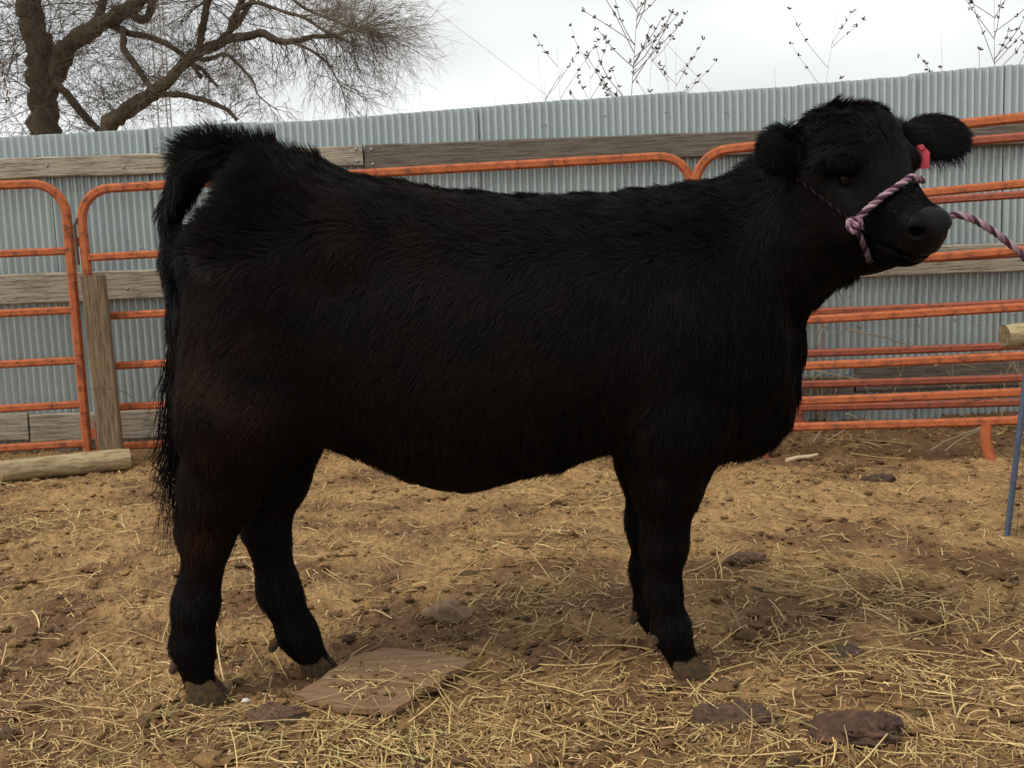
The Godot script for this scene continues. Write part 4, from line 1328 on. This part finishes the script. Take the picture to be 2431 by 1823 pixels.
	for j in 15:
		var a := TAU * j / 7.0
		knot.append(kp + Vector3(cos(a) * 0.012, sin(a) * 0.011 - 0.004 + (j - 7) * 0.0012, 0.006 * sin(a * 2.0) + 0.003))
	rope_part("knot", knot, 0.0058, ha)
	var mz := hp(0.27, 0.05, -0.16)
	rope_part("lead_rope", [mz, mz + Vector3(0.045, 0.02, -0.04), Vector3(0.975, 1.03, 0.10), Vector3(1.02, 1.024, 0.10), Vector3(1.07, 0.995, 0.10), Vector3(1.12, 0.955, 0.10), Vector3(1.2, 0.88, 0.11), Vector3(1.35, 0.80, 0.13)], 0.0078, ha)

	# ---- ear tag
	var tg := thing("ear_tag", "bright pink plastic tag hanging in the calf's outstretched ear", "tag", base + Vector3(0.930, 1.160, 0.02))
	var plate := MB.new()
	var ol := [Vector2(-0.018, 0.024), Vector2(0.0, 0.030), Vector2(0.017, 0.014), Vector2(0.016, -0.026), Vector2(-0.018, -0.026)]
	var r0 := PackedVector3Array(); var r1 := PackedVector3Array()
	for q in ol:
		r0.append(Vector3(q.x, q.y, 0.0015)); r1.append(Vector3(q.x, q.y, -0.0015))
	plate.loft([r0, r1])
	part("plate", plate.mesh(), M.pink, tg, Transform3D(Basis(Vector3.UP, -0.5).scaled(Vector3(0.85, 0.9, 0.85)), Vector3(0, 0, 0.035)))
	var stud := MB.new()
	stud.tube([Vector3(-0.004, 0.024, -0.06), Vector3(-0.004, 0.024, 0.04)], [0.006, 0.006], 10)
	part("stud", stud.mesh(), M.pink, tg)

# ------------------------------------------------------------------ litter on the ground
func lay_y(x: float, z: float) -> float:     # top of whatever lies there: the broken board or the soil
	var dx := (x + 0.31) / 0.15; var dz := (z + 2.76) / 0.125
	return gh(-0.32, -2.75) + 0.0315 if dx * dx + dz * dz < 1.0 else gh(x, z)

func straw_mesh(sd: int) -> ArrayMesh:    # unit length along y, unit radius across
	var g := RandomNumberGenerator.new()
	g.seed = sd
	var mb := MB.new()
	var pts := []; var rr := []
	var k := g.randf_range(-0.12, 0.12)
	var kink := g.randf_range(0.3, 0.8)
	var kd := g.randf_range(-0.35, 0.35)
	for j in 8:
		var u := j / 7.0
		pts.append(Vector3(k * u * (1.0 - u) + (kd * (u - kink) if u > kink and sd % 3 == 0 else 0.0), u, 0.02 * sin(u * 5.0 + sd))); rr.append(1.0)
	# built in a stretched space: width is set per copy, so flatten to a ribbon-like stalk
	for j in 8:
		var p: Vector3 = pts[j]
		var w := 0.010 * (1.0 - 0.35 * j / 7.0)
		for s in 4:
			var a := TAU * s / 4 + 0.4
			mb.v.append(p + Vector3(cos(a) * w, 0, sin(a) * w * 0.7)); mb.n.append(Vector3(cos(a), 0, sin(a))); mb.c.append(Color.WHITE)
	for j in 7:
		for s in 4:
			var a := j * 4 + s
			var b := j * 4 + (s + 1) % 4
			mb.i.append_array([a, a + 4, b, b, a + 4, b + 4])
	return mb.fix().mesh()

func lump(sd: int, flat: float, rough: float, rings := 8, sides := 12, freq := 1.3) -> MB:
	var g := FastNoiseLite.new()
	g.seed = sd; g.frequency = freq; g.fractal_octaves = 3
	var mb := MB.new()
	for j in rings + 1:
		var th := PI * j / rings
		for s in sides:
			var ph := TAU * s / sides
			var d := Vector3(sin(th) * cos(ph), cos(th), sin(th) * sin(ph))
			var k := 1.0 + rough * g.get_noise_3dv(d)
			mb.v.append(d * k * Vector3(1, flat, 1)); mb.n.append(Vector3.ZERO); mb.c.append(Color.WHITE)
	for j in rings:
		for s in sides:
			var a := j * sides + s
			var b := j * sides + (s + 1) % sides
			mb.i.append_array([a, b, a + sides, b, b + sides, a + sides])
	for j in mb.i.size() / 3:
		var a := mb.i[j * 3]; var b := mb.i[j * 3 + 1]; var e := mb.i[j * 3 + 2]
		var nn := (mb.v[b] - mb.v[a]).cross(mb.v[e] - mb.v[a])
		if nn.dot(mb.v[a] + mb.v[b] + mb.v[e]) < 0: nn = -nn
		mb.n[a] += nn; mb.n[b] += nn; mb.n[e] += nn
	for j in mb.n.size(): mb.n[j] = mb.n[j].normalized() if mb.n[j].length() > 1e-9 else Vector3.UP
	return mb.fix()

func build_litter() -> void:
	# clods
	var st := thing("soil_crumbs", "loose crumbs and small clods of brown earth over the pen floor", "soil", Vector3.ZERO, "", "stuff")
	for k in 4:
		var xf := []; var col := PackedColorArray()
		for j in 3000:
			var z := -2.1 - 3.6 * pow(rng.randf(), 1.7)
			var w := 0.55 + 0.45 * -z
			var x := r(-w, w)
			var s := 0.003 + 0.011 * pow(rng.randf(), 2.8)
			if rng.randf() < 0.02: s = r(0.012, 0.024)
			if n_mid.get_noise_2d(x + 3, z) < r(-0.6, 0.15): continue
			if absf(x + 0.31) < 0.2 and absf(z + 2.76) < 0.15: s = minf(s, 0.005)
			var b := Basis.from_euler(Vector3(r(-0.4, 0.4), r(0, TAU), r(-0.4, 0.4))).scaled(Vector3(s * r(0.8, 1.6), s * r(0.5, 0.9), s))
			xf.append(Transform3D(b, Vector3(x, lay_y(x, z) + s * 0.1, z)))
			var c := soil_col(x, z, 0) * (r(0.65, 1.1) if rng.randf() < 0.82 else r(0.4, 0.6))
			col.append(Color(c.r, c.g, c.b, 1))
		many("crumbs", lump(200 + k, 0.8, 1.5, 6, 9, 1.9).mesh(), M.clod, st, xf, col)

	# straw
	var clumps := [[0.02, -2.72, 1.0], [-0.13, -2.48, 1.1], [0.16, -2.52, 0.9], [1.03, -3.26, 1.1], [0.79, -2.75, 1.0], [1.07, -2.63, 1.5], [-0.91, -2.93, 0.8], [-0.99, -2.74, 0.9], [-0.70, -2.51, 0.9], [-0.22, -2.42, 1.4], [0.64, -2.91, 0.8], [-0.84, -2.43, 1.2], [0.34, -2.41, 1.3], [0.89, -2.36, 1.1], [0.14, -3.46, 0.7], [0.55, -2.31, 1.2], [-1.73, -4.48, 1.0], [0.36, -4.49, 0.8], [0.0, -4.0, 0.6], [1.25, -3.0, 0.9], [-0.1, -3.3, 0.6], [0.75, -3.5, 0.7]]
	var sw := thing("straw_litter", "scattered yellow straw and hay stalks littering the dirt", "straw", Vector3.ZERO, "", "stuff")
	var meshes := []
	for k in 6: meshes.append(straw_mesh(k + 3))
	for k in 6:
		var xf := []; var col := PackedColorArray()
		for j in 3500:
			var x: float; var z: float
			var big := rng.randf() < 0.30
			var fine := j > 820
			var ang := r(0, TAU)
			var lift := 0.0
			if big:
				var c: Array = clumps[rng.randi() % clumps.size()]
				if rng.randf() > c[2]: c = clumps[9]
				var sp := 0.16
				x = c[0] + rng.randfn(0, sp); z = c[1] + rng.randfn(0, sp * 0.6)
				ang = c[0] * 9.0 + rng.randfn(0, 0.7)
				lift = rng.randf() * 0.010
			else:
				z = -2.1 - 3.6 * pow(rng.randf(), 1.25)
				var w := 0.55 + 0.45 * -z
				x = r(-w, w)
			if z > -2.05 or z < -5.75: continue
			var L := r(0.035, 0.12) if not fine else r(0.008, 0.045)
			if not fine and rng.randf() < 0.14: L = r(0.13, 0.26)
			var wd := r(0.11, 0.30) if not fine else r(0.10, 0.22)
			var d := Vector3(cos(ang), 0, sin(ang))
			var y0 := lay_y(x, z); var y1 := lay_y(x + d.x * L, z + d.z * L)
			d.y = (y1 - y0) / L + (r(-0.05, 0.10) if rng.randf() < 0.94 else r(0.15, 0.8))
			d = d.normalized()
			var side := d.cross(Vector3.UP).normalized()
			var up := side.cross(d)
			var ro := r(-0.4, 0.4)
			var sx := side * cos(ro) + up * sin(ro)
			var wscale := wd
			xf.append(Transform3D(Basis(sx * wscale, d * L, sx.cross(d) * wscale * 0.8), Vector3(x, y0 + 0.002 + lift, z)))
			var t := rng.randf()
			var c3 := Color(0.42, 0.265, 0.10).lerp(Color(0.78, 0.57, 0.25), t)
			if rng.randf() < 0.38: c3 = Color(0.31, 0.185, 0.07)
			if rng.randf() < 0.03: c3 = Color(0.46, 0.40, 0.15)
			var gg := r(0.8, 1.1)
			col.append(Color(c3.r * gg, c3.g * gg, c3.b * gg, 1))
		many("stalks", meshes[k], M.straw, sw, xf, col)

	# broken sheet of old board half sunk in the dirt
	var bd := thing("broken_board", "broken flat piece of weathered brown board lying half buried", "board", Vector3(-0.32, gh(-0.32, -2.75), -2.75))
	var ol := [Vector2(-0.20, 0.05), Vector2(-0.09, -0.15), Vector2(-0.02, -0.19), Vector2(0.10, -0.14), Vector2(0.205, -0.075), Vector2(0.14, 0.0), Vector2(0.13, 0.045), Vector2(0.085, 0.08), Vector2(0.06, 0.13), Vector2(0.03, 0.175), Vector2(0.0, 0.155), Vector2(-0.05, 0.15), Vector2(-0.10, 0.13), Vector2(-0.15, 0.09)]
	var up := PackedVector3Array(); var dn := PackedVector3Array()
	for j in ol.size():
		var a: Vector2 = ol[j]
		var b: Vector2 = ol[(j + 1) % ol.size()]
		for s in 5:
			var q := a.lerp(b, s / 5.0) + Vector2(r(-0.004, 0.004), r(-0.004, 0.004))
			up.append(Vector3(q.x, 0.0065 + r(-0.001, 0.001), q.y)); dn.append(Vector3(q.x, -0.006, q.y))
	var pm := MB.new()
	pm.loft([dn, up])
	part("slab", pm.mesh(), M.rotten, bd, Transform3D(Basis(Vector3.RIGHT, 0.04) * Basis(Vector3.BACK, 0.03), Vector3(0, 0.024, 0)))

	# stone, dung, chip, stick
	var so := part("stone", lump(301, 0.42, 0.5, 12, 18).mesh(), M.stone, self, Transform3D(Basis(Vector3.UP, 0.4).scaled(Vector3(0.066, 0.085, 0.042)), Vector3(-0.20, gh(-0.20, -3.26) + 0.018, -3.26)))
	tag(so, "brown stone lying on the dirt beneath the calf's belly", "stone")
	var k := 0
	for q in [[0.66, -2.40, 0.082, Color(0.085, 0.042, 0.022), "dark brown lumpy cow pat with a rusty crust"], [0.44, -2.47, 0.07, Color(0.10, 0.055, 0.03), "brown crumbling cow pat half covered with straw"], [-0.55, -2.62, 0.06, Color(0.14, 0.08, 0.04), "ochre lump of dried dung beside the broken board"], [0.77, -2.86, 0.045, Color(0.085, 0.048, 0.027), "small dark flattened dung lump past the calf's front hooves"], [1.40, -4.69, 0.05, Color(0.08, 0.042, 0.024), "dark elongated dung lump out towards the orange panels"], [0.68, -3.60, 0.05, Color(0.14, 0.08, 0.042), "dark dung patch lying well behind the calf's front legs"]]:
		var cl := thing("cow_pat", q[4], "dung", Vector3(q[0], gh(q[0], q[1]), q[1]), "cow pats on the pen floor")
		var lm := lump(310 + k, 0.42, 0.42, 26, 40, 2.6)
		for j in lm.v.size():
			var c: Color = q[3]
			var f := n_clod.get_noise_3dv(lm.v[j] * 0.12 + Vector3(k, 0, 0))
			lm.c[j] = (c * (1.1 + 0.5 * f)) if not (k in [0, 2] and f > 0.30) else Color(0.17, 0.075, 0.028)
			lm.c[j].a = 1.0
		part("mound", lm.mesh(), M.dung, cl, Transform3D(Basis(Vector3.UP, r(0, TAU)).scaled(Vector3(q[2] * 1.1, q[2], q[2] * 0.8)), Vector3(0, 0.004, 0)))
		for j in 9:
			var a := r(0, TAU)
			var s: float = q[2] * r(0.18, 0.42)
			var pl := lump(330 + j, 0.6, 0.7, 10, 14, 2.2)
			for v in pl.c.size(): pl.c[v] = (q[3] as Color) * r(0.8, 1.15)
			part("clod", pl.mesh(), M.dung, cl, Transform3D(Basis(Vector3.UP, a).scaled(Vector3(s, s, s)), Vector3(cos(a) * q[2] * r(0.4, 1.1), 0.006 + q[2] * r(0.0, 0.22), sin(a) * q[2] * r(0.3, 0.85))))
		k += 1
	var ch := part("pale_chip", lump(320, 0.5, 0.5, 6, 8).mesh(), M.chip, self, Transform3D(Basis(Vector3.UP, 0.5).scaled(Vector3(0.012, 0.011, 0.008)), Vector3(-0.64, gh(-0.64, -2.74) + 0.006, -2.74)))
	tag(ch, "small whitish stone chip beside the calf's hind hoof", "stone")
	var sk := MB.new()
	sk.tube([Vector3(-0.07, 0, 0.03), Vector3(-0.02, 0.006, 0.005), Vector3(0.03, 0.004, -0.01), Vector3(0.075, 0.008, -0.035)], [0.011, 0.009, 0.009, 0.005], 7)
	var s2 := part("stick", sk.mesh(), mat(lin(0.52, 0.41, 0.27), 0.85), self, Transform3D(Basis(), Vector3(1.20, gh(1.20, -5.12) + 0.010, -5.12)))
	tag(s2, "short bleached stick on the dirt in front of the orange panels", "stick")
